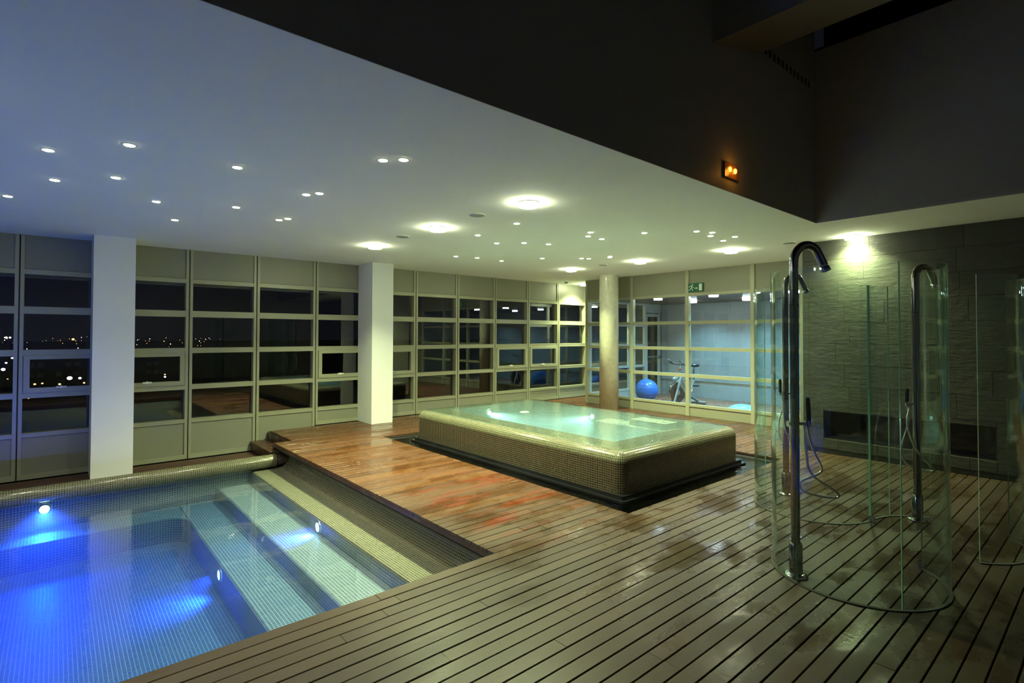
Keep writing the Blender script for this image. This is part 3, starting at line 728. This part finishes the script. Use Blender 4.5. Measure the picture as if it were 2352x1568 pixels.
def tub_lamp(loc, n, power):
    a = Vector(loc); n = Vector(n); t = empty('hot_tub_light', loc)
    tag(t, None, 'pool light', 'white underwater lamps of the hot tub')
    ax = 'x' if abs(n.x) > .5 else 'y'; s_ = n.x if ax == 'x' else n.y
    k = MB(); k.lathe([(.07, 0), (.07, s_ * .012), (.05, s_ * .014)], (0, 0, 0), 24, axis=ax); k.build('ring', M['steel'], t)
    k = MB(); k.lathe([(.035, s_ * .013), (.001, s_ * .02)], (0, 0, 0), 20, axis=ax); k.build('lens', M['e_jac'], t)
    spot(tuple(n * .03), power * 8, (.75, 1, .95), (n.x, n.y, -.05), 22, .02, t); spot(tuple(n * .06), power * 1.6, TEAL, (n.x, n.y, -.8), 110, .04, t); return t
tub_lamp((I[0] + .001, 5.9, .25), (1, 0, 0), P_JAC * 1.6)['label'] = 'bright underwater lamp on the pool-side wall of the hot tub, farther one'
tub_lamp((I[0] + .001, 4.4, .25), (1, 0, 0), P_JAC)['label'] = 'bright underwater lamp on the pool-side wall of the hot tub, nearer one'
tub_lamp((5.5, I[3] - .001, .30), (0, -1, 0), P_JAC)['label'] = 'underwater lamp in the hot tub wall nearest the windows'
tub_lamp((5.3, I[1] + .001, .25), (0, 1, 0), P_JAC * 1.2)['label'] = 'underwater lamp in the hot tub wall nearest the showers'
tub_lamp((I[2] - .001, 5.6, .30), (-1, 0, 0), P_JAC)['label'] = 'underwater lamp in the hot tub wall facing the gym'

# ================================================================== CEILING FITTINGS
def big_light(x, y, lab, z=CZ, c=WARM, em='e_big', power=None, name='downlight', grp='large round ceiling downlights', r=.095):
    t = empty(name, (x, y, z)); tag(t, lab, 'ceiling light', grp)
    k = MB(); k.lathe([(r, 0), (r + .012, -.004), (r + .010, -.009), (r - .004, -.012)], (0, 0, 0), 36); k.build('trim_ring', M['bulbframe'], t)
    k = MB(); k.lathe([(r - .002, -.002), (r - .003, -.040), (r * .96, -.045), (.001, -.046)], (0, 0, 0), 36); k.build('diffuser', M[em], t)
    area((0, 0, -.049), P_BIG if power is None else power, c, r * 2, spread=122, parent=t); return t
BIGS = [(3.50, 3.82, 'large round downlight nearest the dark soffit edge, between pool and hot tub'),
        (3.49, 5.44, 'large round downlight over the deck, middle one of the row along the pool'),
        (3.51, 7.15, 'large round downlight closest to the white column on the deck'),
        (7.84, 2.32, 'large round downlight washing the slate wall above the showers'),
        (7.76, 3.92, 'large round downlight between the hot tub and the gym glazing'),
        (7.73, 5.55, 'large round downlight just in front of the round column'),
        (7.69, 7.15, 'large round downlight between the round column and the windows'),
        (10.16, 9.0, 'downlight shining on the last window panel past the gym glazing')]
for x, y, l in BIGS: big_light(x, y, l, power=34 if y == 2.32 else None)
big_light(3.5, 2.6 - .0, 'unused') if False else None
for x, y, l in ((-.9, 3.9, 'nearer'), (-2.9, 5.6, 'farther')): big_light(x, y, 'large round downlight over the unseen part of the pool, ' + l + ' one', power=14)
for (x, y), l in zip([(10.2, 6.85), (10.15, 5.5), (11.65, 6.85), (11.7, 5.55), (10.3, 4.0), (11.7, 4.0)],
                    ['gym ceiling light above the handlebars, near the round column', 'gym ceiling light under the exit sign, nearer to the glazing', 'gym ceiling light behind the second glazing post', 'gym ceiling light by the third glazing post, farther back', 'gym ceiling light behind the shower glass, nearer one', 'gym ceiling light behind the shower glass, farther one']):
    big_light(x, y, l, z=2.434, c=COOL, em='e_gym', power=P_GYM, name='gym_light', grp='gym ceiling lights')
SM = [(-.06, 4.961), (.364, 4.46), (-.027, 5.895), (.358, 5.468), (-.364, 6.88), (.727, 6.195), (1.052, 4.506), (1.378, 5.93), (1.006, 7.054), (1.743, 4.963), (1.819, 4.837), (1.901, 6.267), (1.954, 6.134), (1.828, 3.604), (1.938, 3.492),
      (4.148, 5.509), (4.054, 4.633), (4.71, 5.811), (4.987, 5.543), (5.323, 5.39), (4.997, 7.237), (5.362, 7.138), (5.903, 7.147), (6.227, 6.457), (6.726, 6.015), (6.842, 5.959), (6.908, 5.554), (6.993, 5.63), (5.105, 4.416), (5.278, 4.606), (5.57, 4.621), (5.644, 3.987), (6.041, 3.495), (6.26, 3.406), (6.463, 3.541), (6.913, 3.603), (6.753, 3.358)]
LAB = ['second from the left, near the camera', 'nearest one left of the middle of the pool', 'just behind the nearest left one', 'right of the two in the second row', 'leftmost of all, at the picture edge', 'behind the second row', 'single one right of the middle of the pool', 'single one behind the middle one', 'last single one before the white column',
       'left one of the pair over the shelf', 'right one of the pair over the shelf', 'left one of the pair nearest the windows', 'right one of the pair nearest the windows', 'left one of the nearest bright pair', 'right one of the nearest bright pair']
LAB2 = ['first from the left in its middle row', 'nearest one on the left side', 'second from the left in the middle row', 'third from the left in the middle row', 'fourth from the left in the middle row', 'leftmost in the back row', 'second in the back row', 'third in the back row', 'fourth in the back row', 'left one of the back pair', 'right one of the back pair', 'nearer one of the touching pair at the back', 'farther one of the touching pair at the back',
        'front one of the central pair', 'rear one of the central pair', 'right of the central pair', 'alone between the central and right clusters', 'first of the right cluster', 'front one of the right-hand pair', 'rear one of the right-hand pair', 'rearmost of the right cluster', 'last on the right of the right cluster']
k = MB(); k.lathe([(.036, 0), (.040, -.003), (.034, -.004)], (0, 0, 0), 20); ring_me = k.mesh('trim_ring', M['bulbframe'])
k = MB(); k.lathe([(.034, -.001), (.030, -.006), (.001, -.008)], (0, 0, 0), 20); lens_me = k.mesh('lens', M['e_small'])
for i, (x, y) in enumerate(SM):
    t = empty('ceiling_spot', (x, y, CZ))
    tag(t, ('tiny ceiling spot over the pool, ' + LAB[i]) if i < 15 else ('tiny ceiling spot over the hot tub, ' + LAB2[i - 15]), 'ceiling light', 'tiny fibre spots scattered on the ceiling')
    link(bpy.data.objects.new('trim_ring', ring_me), t); link(bpy.data.objects.new('lens', lens_me), t)
    area((0, 0, -.012), P_SMALL, (1, .97, .7), .06, spread=110, parent=t)
for (x, y), l in zip([(3.444, 4.587), (3.462, 6.248), (7.646, 6.313), (7.756, 3.073)], ['between the two nearest large downlights', 'behind, between the middle and far downlights', 'in front of the round column', 'near the slate wall']):
    t = empty('ceiling_speaker', (x, y, CZ)); tag(t, 'round grey ceiling speaker ' + l, 'speaker', 'flat round ceiling speakers')
    k = MB(); k.lathe([(.09, 0), (.092, -.006), (.082, -.008)], (0, 0, 0), 32); k.build('rim', M['bulbframe'], t)
    k = MB(); k.lathe([(.082, -.006), (.001, -.007)], (0, 0, 0), 32); k.build('grille', M['speaker'], t)
t = empty('smoke_detector', (9.45, 8.95, CZ)); tag(t, 'small grey smoke detector on the ceiling by the windows', 'detector')
k = MB(); k.lathe([(.05, 0), (.05, -.015), (.04, -.035), (.001, -.04)], (0, 0, 0), 24); k.build('body', M['speaker'], t)
k = MB(); k.lathe([(.052, 0), (.056, -.004), (.05, -.008)], (0, 0, 0), 24); k.build('base_ring', M['steel'], t)

# amber emergency light on the dark wall
t = empty('emergency_light', (4.62, 2.34, 3.084)); tag(t, 'small amber light with two bulbs on the dark upper wall', 'light')
k = MB(); k.box(-.13, -.02, -.065, .13, 0, .065); k.build('housing', M['amber_box'], t)
for s_ in (-.045, .05):
    k = MB(); k.ellipsoid((s_, -.026, 0.01), (.018, .012, .024), 12, 8); k.build('bulb', M['e_amber'], t)
point((0, -.08, .0), .25, (1, .4, .03), .03, t)
t = empty('air_grille', (5.34, 2.34, 4.42)); tag(t, 'row of small dark air slots high on the dark wall', 'air vent')
for i in range(12):
    k = MB(); x = i * .1; k.box(x, -.004, 0, x + .045, 0, .075); k.build('slot', M['black'], t)

# exit sign on the gym partition
t = empty('exit_sign', (GX - .04, 5.56, 2.55)); tag(t, 'green exit sign with running figure, arrow and door', 'sign')
def F(y, z): return (y, z)
k = MB(); k.box(.0, -.16, -.083, .012, .16, .083); k.build('board', M['green'], t)
def flat(name, polys, mt=M['signw']):
    k = MB()
    for pl in polys: k.poly([(-.003, .16 - a * .32, .083 - b * .166) for a, b in pl])
    # thin body
    o = k.build(name, mt, t); return o
lim = lambda a, b, r: [(a[0] + (-(b[1] - a[1])) * r[0], a[1] + (b[0] - a[0]) * r[0] * 2)]
def limb(x0, y0_, x1, y1_, w0=.02):
    dx, dy = (x1 - x0) * .32, (y1_ - y0_) * .166; L = math.hypot(dx, dy); nx, ny = -dy / L * w0 * .16, dx / L * w0 * .16
    return [(x0 + nx / .32, y0_ + ny / .166), (x1 + nx / .32, y1_ + ny / .166), (x1 - nx / .32, y1_ - ny / .166), (x0 - nx / .32, y0_ - ny / .166)]
head = [(.30 + .045 * math.cos(2 * PI * q / 12), .19 + .085 * math.sin(2 * PI * q / 12)) for q in range(12)]
flat('running_figure', [head, limb(.27, .30, .20, .60, .055), limb(.26, .32, .13, .30, .03), limb(.13, .30, .07, .46, .03), limb(.27, .34, .33, .50, .03), limb(.33, .50, .40, .48, .03), limb(.20, .56, .14, .78, .04), limb(.14, .78, .03, .80, .03), limb(.21, .58, .30, .70, .04), limb(.30, .70, .31, .92, .035)])
flat('arrow', [[(.44, .57), (.57, .57), (.57, .50), (.67, .61), (.57, .72), (.57, .65), (.44, .65)]])
flat('door_symbol', [[(.74, .12), (.93, .12), (.93, .90), (.74, .90)]])

# ================================================================== SHOWERS
def catmull(pts, n=6):
    P_ = [Vector(p) for p in pts]; out = []
    for i in range(len(P_) - 1):
        p0 = P_[max(i - 1, 0)]; p1 = P_[i]; p2 = P_[i + 1]; p3 = P_[min(i + 2, len(P_) - 1)]
        for t in range(n):
            t = t / n; out.append(.5 * ((2 * p1) + (-p0 + p2) * t + (2 * p0 - 5 * p1 + 4 * p2 - p3) * t * t + (-p0 + 3 * p1 - 3 * p2 + p3) * t ** 3))
    out.append(P_[-1]); return out
def shower(base, lab, hdir, hose, arm, hand, reach=.17):
    t = empty('shower', base); tag(t, lab, 'shower', 'free-standing gooseneck showers'); bx, by, bz = base
    L = lambda p: (p[0] - bx, p[1] - by, p[2] - bz)
    k = MB(); k.lathe([(.001, 0), (.074, 0), (.074, .012), (.066, .02), (.045, .024), (.001, .026)], (0, 0, 0), 32); k.build('base_plate', M['chrome'], t)
    k = MB(); k.lathe([(.041, .024), (.041, .205), (.037, .21), (.037, .22), (.03, .222)], (0, 0, 0), 28); k.build('sleeve', M['dchrome'], t)
    h = Vector(hdir).normalized(); rr_ = .09
    pts = [Vector((0, 0, .2)), Vector((0, 0, .9)), Vector((0, 0, 1.6)), Vector((0, 0, 2.09))]
    for q in range(1, 15):
        a = PI - (PI * .86) * q / 14; c = h * (rr_ * (1 + math.cos(a))) ; pts.append(Vector((c.x, c.y, 2.09 + (rr_ + .03) * math.sin(a))))
    d = (pts[-1] - pts[-2]).normalized(); pts.append(pts[-1] + d * .075)
    k = MB(); k.tube(pts, .028, 20); k.build('riser_pipe', M['dchrome'], t)
    k = MB(); k.tube([pts[-1] - d * .004, pts[-1] + d * .006, pts[-1] + d * .008, pts[-1] + d * .042], [.024, .024, .031, .031], 20); k.build('shower_head', M['chrome'], t)
    k = MB(); k.tube([(0, 0, 1.80), (0, 0, 1.806)], .0295, 20); k.build('collar', M['groove'], t)
    k = MB(); a = [L(p) for p in arm]; k.tube([a[0], a[-1]], .011, 12); k.tube([a[0], (a[0][0] * 1.05, a[0][1] * 1.05, a[0][2])], .02, 14); k.tube([a[1], (a[1][0], a[1][1], a[1][2] + .001)], .03, 14, False); k.tube([(a[-1][0], a[-1][1], a[-1][2] - .02), (a[-1][0], a[-1][1], a[-1][2] + .022)], .017, 14); k.build('mixer_arm', M['chrome'], t)
    hs = [L(p) for p in hand]
    k = MB(); k.tube([hs[0], hs[1], hs[2]], [.015, .016, .012], 14); hh = k.build('hand_shower', M['blackp'], t)
    k = MB(); k.tube([hs[0], (hs[0][0], hs[0][1], hs[0][2] - .025)], .010, 10); k.build('connector', M['chrome'], hh)
    pts = catmull([L(p) for p in hose], 6); v = Vector((fw.x, fw.y, 0)).normalized(); n_ = len(pts)
    pts = [p + v * (.05 * math.sin(2 * PI * i / n_)) for i, p in enumerate(pts)]
    k = MB(); k.tube(pts, .008, 8); k.build('hose', M['hosem'], t); return t
H1 = [(3.825, 1.407, 0.985), (3.844, 1.393, 0.902), (3.879, 1.366, 0.8), (3.906, 1.344, 0.742), (3.922, 1.331, 0.692), (3.907, 1.345, 0.663), (3.867, 1.379, 0.64), (3.819, 1.421, 0.616), (3.804, 1.435, 0.587), (3.82, 1.422, 0.552), (3.876, 1.375, 0.529), (3.931, 1.327, 0.52), (3.971, 1.293, 0.523), (3.973, 1.291, 0.544), (3.941, 1.317, 0.581), (3.885, 1.364, 0.628), (3.84, 1.402, 0.669), (3.813, 1.424, 0.727), (3.808, 1.427, 0.8), (3.805, 1.428, 0.873), (3.806, 1.425, 0.946), (3.805, 1.424, 1.001)]
H2 = [(5.64, 1.265, 1.0), (5.666, 1.245, 0.883), (5.659, 1.254, 0.769), (5.64, 1.273, 0.654), (5.642, 1.274, 0.54), (5.671, 1.25, 0.472), (5.724, 1.206, 0.434), (5.776, 1.162, 0.415), (5.807, 1.134, 0.423), (5.804, 1.136, 0.454), (5.757, 1.175, 0.51), (5.707, 1.217, 0.567), (5.663, 1.253, 0.655), (5.633, 1.276, 0.768), (5.628, 1.277, 0.882), (5.665, 1.25, 0.996)]
H3 = [(5.60, 2.275, 1.0), (5.602, 2.273, 0.875), (5.584, 2.292, 0.765), (5.575, 2.302, 0.655), (5.576, 2.303, 0.576), (5.597, 2.286, 0.527), (5.624, 2.263, 0.545), (5.62, 2.265, 0.589), (5.596, 2.285, 0.633), (5.585, 2.292, 0.75), (5.577, 2.29, 1.0)]
shower((3.76, 1.463, 0), 'tall chrome gooseneck shower inside the nearest curved glass', (.76, -.65), H1, [(3.725, 1.493, 1.010), (3.761, 1.462, 1.012), (3.825, 1.407, 1.010)], [(3.831, 1.401, 1.013), (3.825, 1.404, 1.135), (3.822, 1.405, 1.188)])
shower((5.70, 1.213, 0), 'chrome gooseneck shower farther right, in front of the slate wall', (.60, -.35), H2, [(5.736, 1.182, 1.008), (5.699, 1.214, 1.008), (5.640, 1.263, 1.008)], [(5.638, 1.266, 1.02), (5.637, 1.265, 1.11), (5.639, 1.262, 1.141)])
shower((5.606, 2.267, 0), 'chrome gooseneck shower half hidden behind the nearest one', (.76, -.65), H3, [(5.644, 2.234, 1.016), (5.617, 2.257, 1.016), (5.577, 2.291, 1.016)], [(5.56, 2.30, 1.03), (5.56, 2.30, 1.12), (5.56, 2.30, 1.16)])

GH = 2.04
def sheet(parent, base, c, r, a0, a1, z0=.004, z1=GH, th=.010):
    """one curved glass panel from angle a0 to a1 (degrees)"""
    n = max(6, int(abs(a1 - a0) / 5)); k = MB(); A_ = [R(a0 + (a1 - a0) * i / n) for i in range(n + 1)]
    pt = lambda rr_, a, z: (c[0] + rr_ * math.cos(a) - base[0], c[1] + rr_ * math.sin(a) - base[1], z)
    ro, ri = r + th / 2, r - th / 2; us = [r * a for a in A_]
    k.grid([[pt(ro, a, z) for a in A_] for z in (z0, z1)], us, [0, z1], mi=0)
    k.grid([[pt(ri, a, z) for a in A_] for z in (z1, z0)], us, [0, z1], mi=0)
    k.grid([[pt(ro, a, z1) for a in A_], [pt(ri, a, z1) for a in A_]], us, [0, th], mi=1)
    k.grid([[pt(ri, a, z0) for a in A_], [pt(ro, a, z0) for a in A_]], us, [0, th], mi=1)
    for a, f in ((A_[0], 1), (A_[-1], -1)):
        q = [pt(ri, a, z0), pt(ro, a, z0), pt(ro, a, z1), pt(ri, a, z1)]
        if f < 0: q.reverse()
        k.poly(q, 1)
    k.build('glass_panel', [M['glass'], M['gedge']], parent)
    # floor channel that holds the glass
    k = MB(); k.grid([[pt(r + .011, a, .001) for a in A_], [pt(r + .011, a, .006) for a in A_], [pt(r - .011, a, .006) for a in A_], [pt(r - .011, a, .001) for a in A_]], us, [0, .01, .02, .03], sm=False); k.build('floor_channel', M['groove'], parent)
def enclosure(c, lab, sheets):
    t = empty('shower_screen', (c[0], c[1], 0)); tag(t, lab, 'shower screen', 'curved glass shower screens')
    for (cc, r, a0, a1) in sheets: sheet(t, c, cc, r, a0, a1)
    return t
c1_ = (4.11, 1.22)
e1 = enclosure(c1_, 'nearest curved glass shower screen, standing around the tall front shower', [(c1_, .5, 96, 157.6), (c1_, .5, 158, 223.6), (c1_, .5, 224, 326)])
c2_ = (5.37, .96)
e2 = enclosure(c2_, 'curved glass shower screen on the right, around the shower by the slate wall', [(c2_, .49, 212, 265), (c2_, .49, 265.4, 318), (c2_, .507, 59.8, 92), (c2_, .507, 22, 59.4)])
c3_ = (5.41, 1.955)
e3 = enclosure(c3_, 'curved glass shower screen at the back, around the half hidden shower', [(c3_, .487, 78, 262)])
k = MB(); k.box(-.012, -.02, 0, .012, .02, .05); k.build('clip', M['chrome'], e3, loc=(5.345 - c3_[0], 1.455 - c3_[1], .001))
k = MB(); k.box(-.012, -.02, 0, .012, .02, .05); k.build('clip', M['chrome'], e1, loc=(c1_[0] + .5 * math.cos(R(326)) - c1_[0] + .012, .5 * math.sin(R(326)), .001))

# ================================================================== GYM CONTENTS
t = empty('exercise_ball', (10.9, 7.65, 0)); tag(t, 'large blue exercise ball on the gym floor behind the glass', 'ball')
k = MB(); k.ellipsoid((0, 0, .27), (.275, .275, .268), 36, 24); k.build('body', M['ball'], t)
for z, nm in ((.19, 0), (.35, 1)):
    pass
k = MB()
for s_ in (-1, 1):
    for zz in (.06, .13, .20):
        a_ = math.asin(zz / .27); rr_ = .2755 * math.cos(a_)
        k.lathe([(rr_ + .0005, .27 + s_ * zz - .003), (rr_ + .003, .27 + s_ * zz), (rr_ + .0005, .27 + s_ * zz + .003)], (0, 0, 0), 40)
k.build('ribs', M['ball'], t)
t = empty('balance_dome', (10.75, 5.2, 0)); tag(t, 'pale blue half-ball balance trainer low behind the glazing sill', 'gym equipment')
k = MB(); k.ellipsoid((0, 0, .03), (.30, .30, .155), 36, 14, z0=0.0); k.build('dome', M['ball2'], t)
k = MB(); k.lathe([(.001, 0), (.32, 0), (.33, .02), (.32, .045), (.30, .05)], (0, 0, 0), 36); k.build('base', M['blackp'], t)

bike = empty('exercise_bike', (11.02, 6.66, 0), R(170)); tag(bike, 'grey indoor exercise bike with black handlebars and large flywheel', 'exercise bike')
M['bikeg'] = simple('bike_grey', (.22, .25, .25), .4, .2)
# local frame: +x forward (towards handlebars, to the left in view)
def BK(k, name, mt, par=None): return k.build(name, mt, par or bike)
k = MB(); k.tube([(-.42, -.22, .04), (-.42, .22, .04)], .035, 12); BK(k, 'rear_foot', M['bikeg'])
k = MB(); k.tube([(.46, -.22, .04), (.46, .22, .04)], .035, 12); BK(k, 'front_foot', M['bikeg'])
k = MB(); k.tube([(-.42, 0, .06), (.06, 0, .30), (.25, 0, .56)], .032, 12); k.tube([(.46, .06, .06), (.20, .05, .70)], .026, 12); k.tube([(.46, -.06, .06), (.20, -.05, .70)], .026, 12); k.tube([(-.26, 0, .56), (-.12, 0, .22)], .03, 12); k.tube([(.20, 0, .66), (-.10, 0, .28)], .03, 12); BK(k, 'frame', M['bikeg'])
fly = MB(); fly.lathe([(.001, -.02), (.07, -.022), (.20, -.014), (.225, -.026), (.235, -.026), (.24, 0), (.235, .026), (.225, .026), (.20, .014), (.07, .022), (.001, .02)], (.30, 0, .30), 40, axis='y'); fw_ = BK(fly, 'flywheel', simple('dark_flywheel', (.10, .075, .065), .3, .6))
k = MB(); k.lathe([(.232, -.028), (.243, 0), (.232, .028)], (.30, 0, .30), 40, axis='y'); k.build('rim', M['chrome'], fw_)
k = MB(); k.lathe([(.001, -.05), (.055, -.05), (.055, .05), (.001, .05)], (.30, 0, .30), 20, axis='y'); k.build('hub', M['chrome'], fw_)
k = MB(); k.ellipsoid((.36, .0, .60), (.07, .04, .06), 16, 10); BK(k, 'brake_cover', M['bikeg'])
k = MB(); k.tube([(.20, 0, .66), (.17, 0, .92)], .022, 12); BK(k, 'handlebar_post', M['bikeg'])
k = MB()
for s_ in (-1, 1):
    k.tube(catmull([(.17, 0, .93), (.20, s_ * .10, .94), (.28, s_ * .17, .97), (.33, s_ * .12, 1.00), (.38, s_ * .19, 1.04)], 5), .013, 10)
    k.tube(catmull([(.17, s_ * .02, .93), (.14, s_ * .14, .93), (.20, s_ * .25, .95), (.28, s_ * .27, .99)], 5), .013, 10)
BK(k, 'handlebar', M['blackp'])
k = MB(); k.box(.17, -.02, .80, .20, .02, .84); k.tube([(.20, 0, .82), (.225, 0, .82)], .018, 12); BK(k, 'adjuster_knob', M['red'])
k = MB(); k.tube([(-.26, 0, .50), (-.27, 0, .86)], .018, 12); BK(k, 'saddle_post', M['chrome'])
k = MB(); k.ellipsoid((-.32, 0, .90), (.11, .085, .04), 20, 12); k.ellipsoid((-.20, 0, .895), (.11, .03, .03), 16, 10); BK(k, 'saddle', M['blackp'])
for s_, dz in ((-1, -.14), (1, .14)):
    k = MB(); k.tube([(-.10, s_ * .07, .30), (-.10 - dz * .5, s_ * .09, .30 + dz)], .013, 8); cr_ = BK(k, 'crank', M['chrome'])
    k = MB(); k.box(-.15 - dz * .5, s_ * .09 if s_ > 0 else s_ * .20, .29 + dz, -.05 - dz * .5, s_ * .20 if s_ > 0 else s_ * .09, .315 + dz); k.build('pedal', M['blackp'], cr_)

# ================================================================== NIGHT OUTSIDE
GZ = -14.0
k = MB(); k.quad((-900, 9.9, GZ), (1500, 9.9, GZ), (1500, 1500, GZ), (-900, 1500, GZ)); k.build('ground', M['ground'], kind='structure')
def street_lamp(x, y, zt, mt, lab, r=.35):
    t = empty('street_lamp', (x, y, GZ)); tag(t, lab, 'street lamp', 'street lamps in the night city outside')
    h = zt - GZ; k = MB(); k.tube([(0, 0, 0), (0, 0, h)], .08, 6); k.build('pole', M['blackp'], t)
    k = MB(); k.ellipsoid((0, 0, h), (r, r, r * .8), 10, 6); k.build('lantern', M[mt], t)
CITY = [(2.6, 166, -9, 'e_city_w', .75, 'brightest white street lamp outside, seen left of the pool-side column'), (4.6, 169, -9.3, 'e_city_w', .45, 'white street lamp close beside the brightest one'), (-4.2, 193, -12, 'e_city_o', .42, 'leftmost of the low orange street lamps'),
        (-2.7, 195, -12, 'e_city_o', .36, 'second of the low orange street lamps'), (.9, 189, -12, 'e_city_o', .42, 'third of the low orange street lamps'), (6.1, 190, -12, 'e_city_o', .38, 'orange street lamp close to the pool-side column'), (-4.6, 164, -13, 'e_city_o', .36, 'orange street lamp seen in the lowest pane'),
        (-10.7, 198, -8, 'e_city_w', .65, 'large white street lamp in the leftmost pane'), (-12.4, 242, -8, 'e_city_w', .45, 'smaller white lamp above the large one in the leftmost pane'), (-13.1, 289, -8, 'e_city_w', .55, 'white lamp at the top of the leftmost sash'), (-9.3, 188, -10, 'e_city_o', .22, 'faint orange lamp under the large one'),
        (-36.5, 705, -2, 'e_city_w', 1.5, 'left one of two far white lamps on the horizon'), (-33.7, 704, -2, 'e_city_w', 1.3, 'right one of two far white lamps on the horizon'), (11.2, 594, -3, 'e_city_o', 1.5, 'far orange lamp on the horizon beside the column'), (22.6, 171, -10, 'e_city_w', .35, 'white lamp seen in the sash right of the column'), (23.9, 181, -10, 'e_city_o', .3, 'orange lamp just above the white one right of the column')]
for x, y, z, m__, r, l in CITY: street_lamp(x, y, z, m__, l, r * .7)
far = MB()
for i in range(90):
    y = random.uniform(420, 900); x = random.uniform(-75, 150) * y / 700; z = random.uniform(-9, -1) if random.random() < .8 else random.uniform(-14, 2); r = random.uniform(.12, .38); far.ellipsoid((x, y, z), (r, r, r), 5, 3, mi=random.choice((0, 1, 1)))
tag(far.build('distant_city_lights', [M['e_city_w'], M['e_city_o']]), 'scattered tiny lights of the distant city along the horizon', 'city lights', kind='stuff')
def block(x0, x1, y, h, lab, seed):
    rnd = random.Random(seed); t = empty('office_block', (x0, y, GZ)); tag(t, lab, 'building', 'dark buildings in the night city outside')
    k = MB(); k.box(0, 0, 0, x1 - x0, 12, h); k.build('walls', M['facade'], t)
    nx = int((x1 - x0) / 2.4)
    for fz in range(2):
        for i in range(nx):
            if rnd.random() < .55:
                k = MB(); k.box(i * 2.4 + .5, -.08, h - 3.2 - fz * 3.4, i * 2.4 + 2.1, 0, h - 1.7 - fz * 3.4); k.build('window', M['e_win'], t)
block(-10, 9, 240, 7.5, 'long low building with dim windows outside, left of the pool-side column', 3)
block(12, 38, 250, 6.5, 'low building with dim windows outside, right of the pool-side column', 5)
print('planks', NP, 'objects', len(bpy.data.objects))
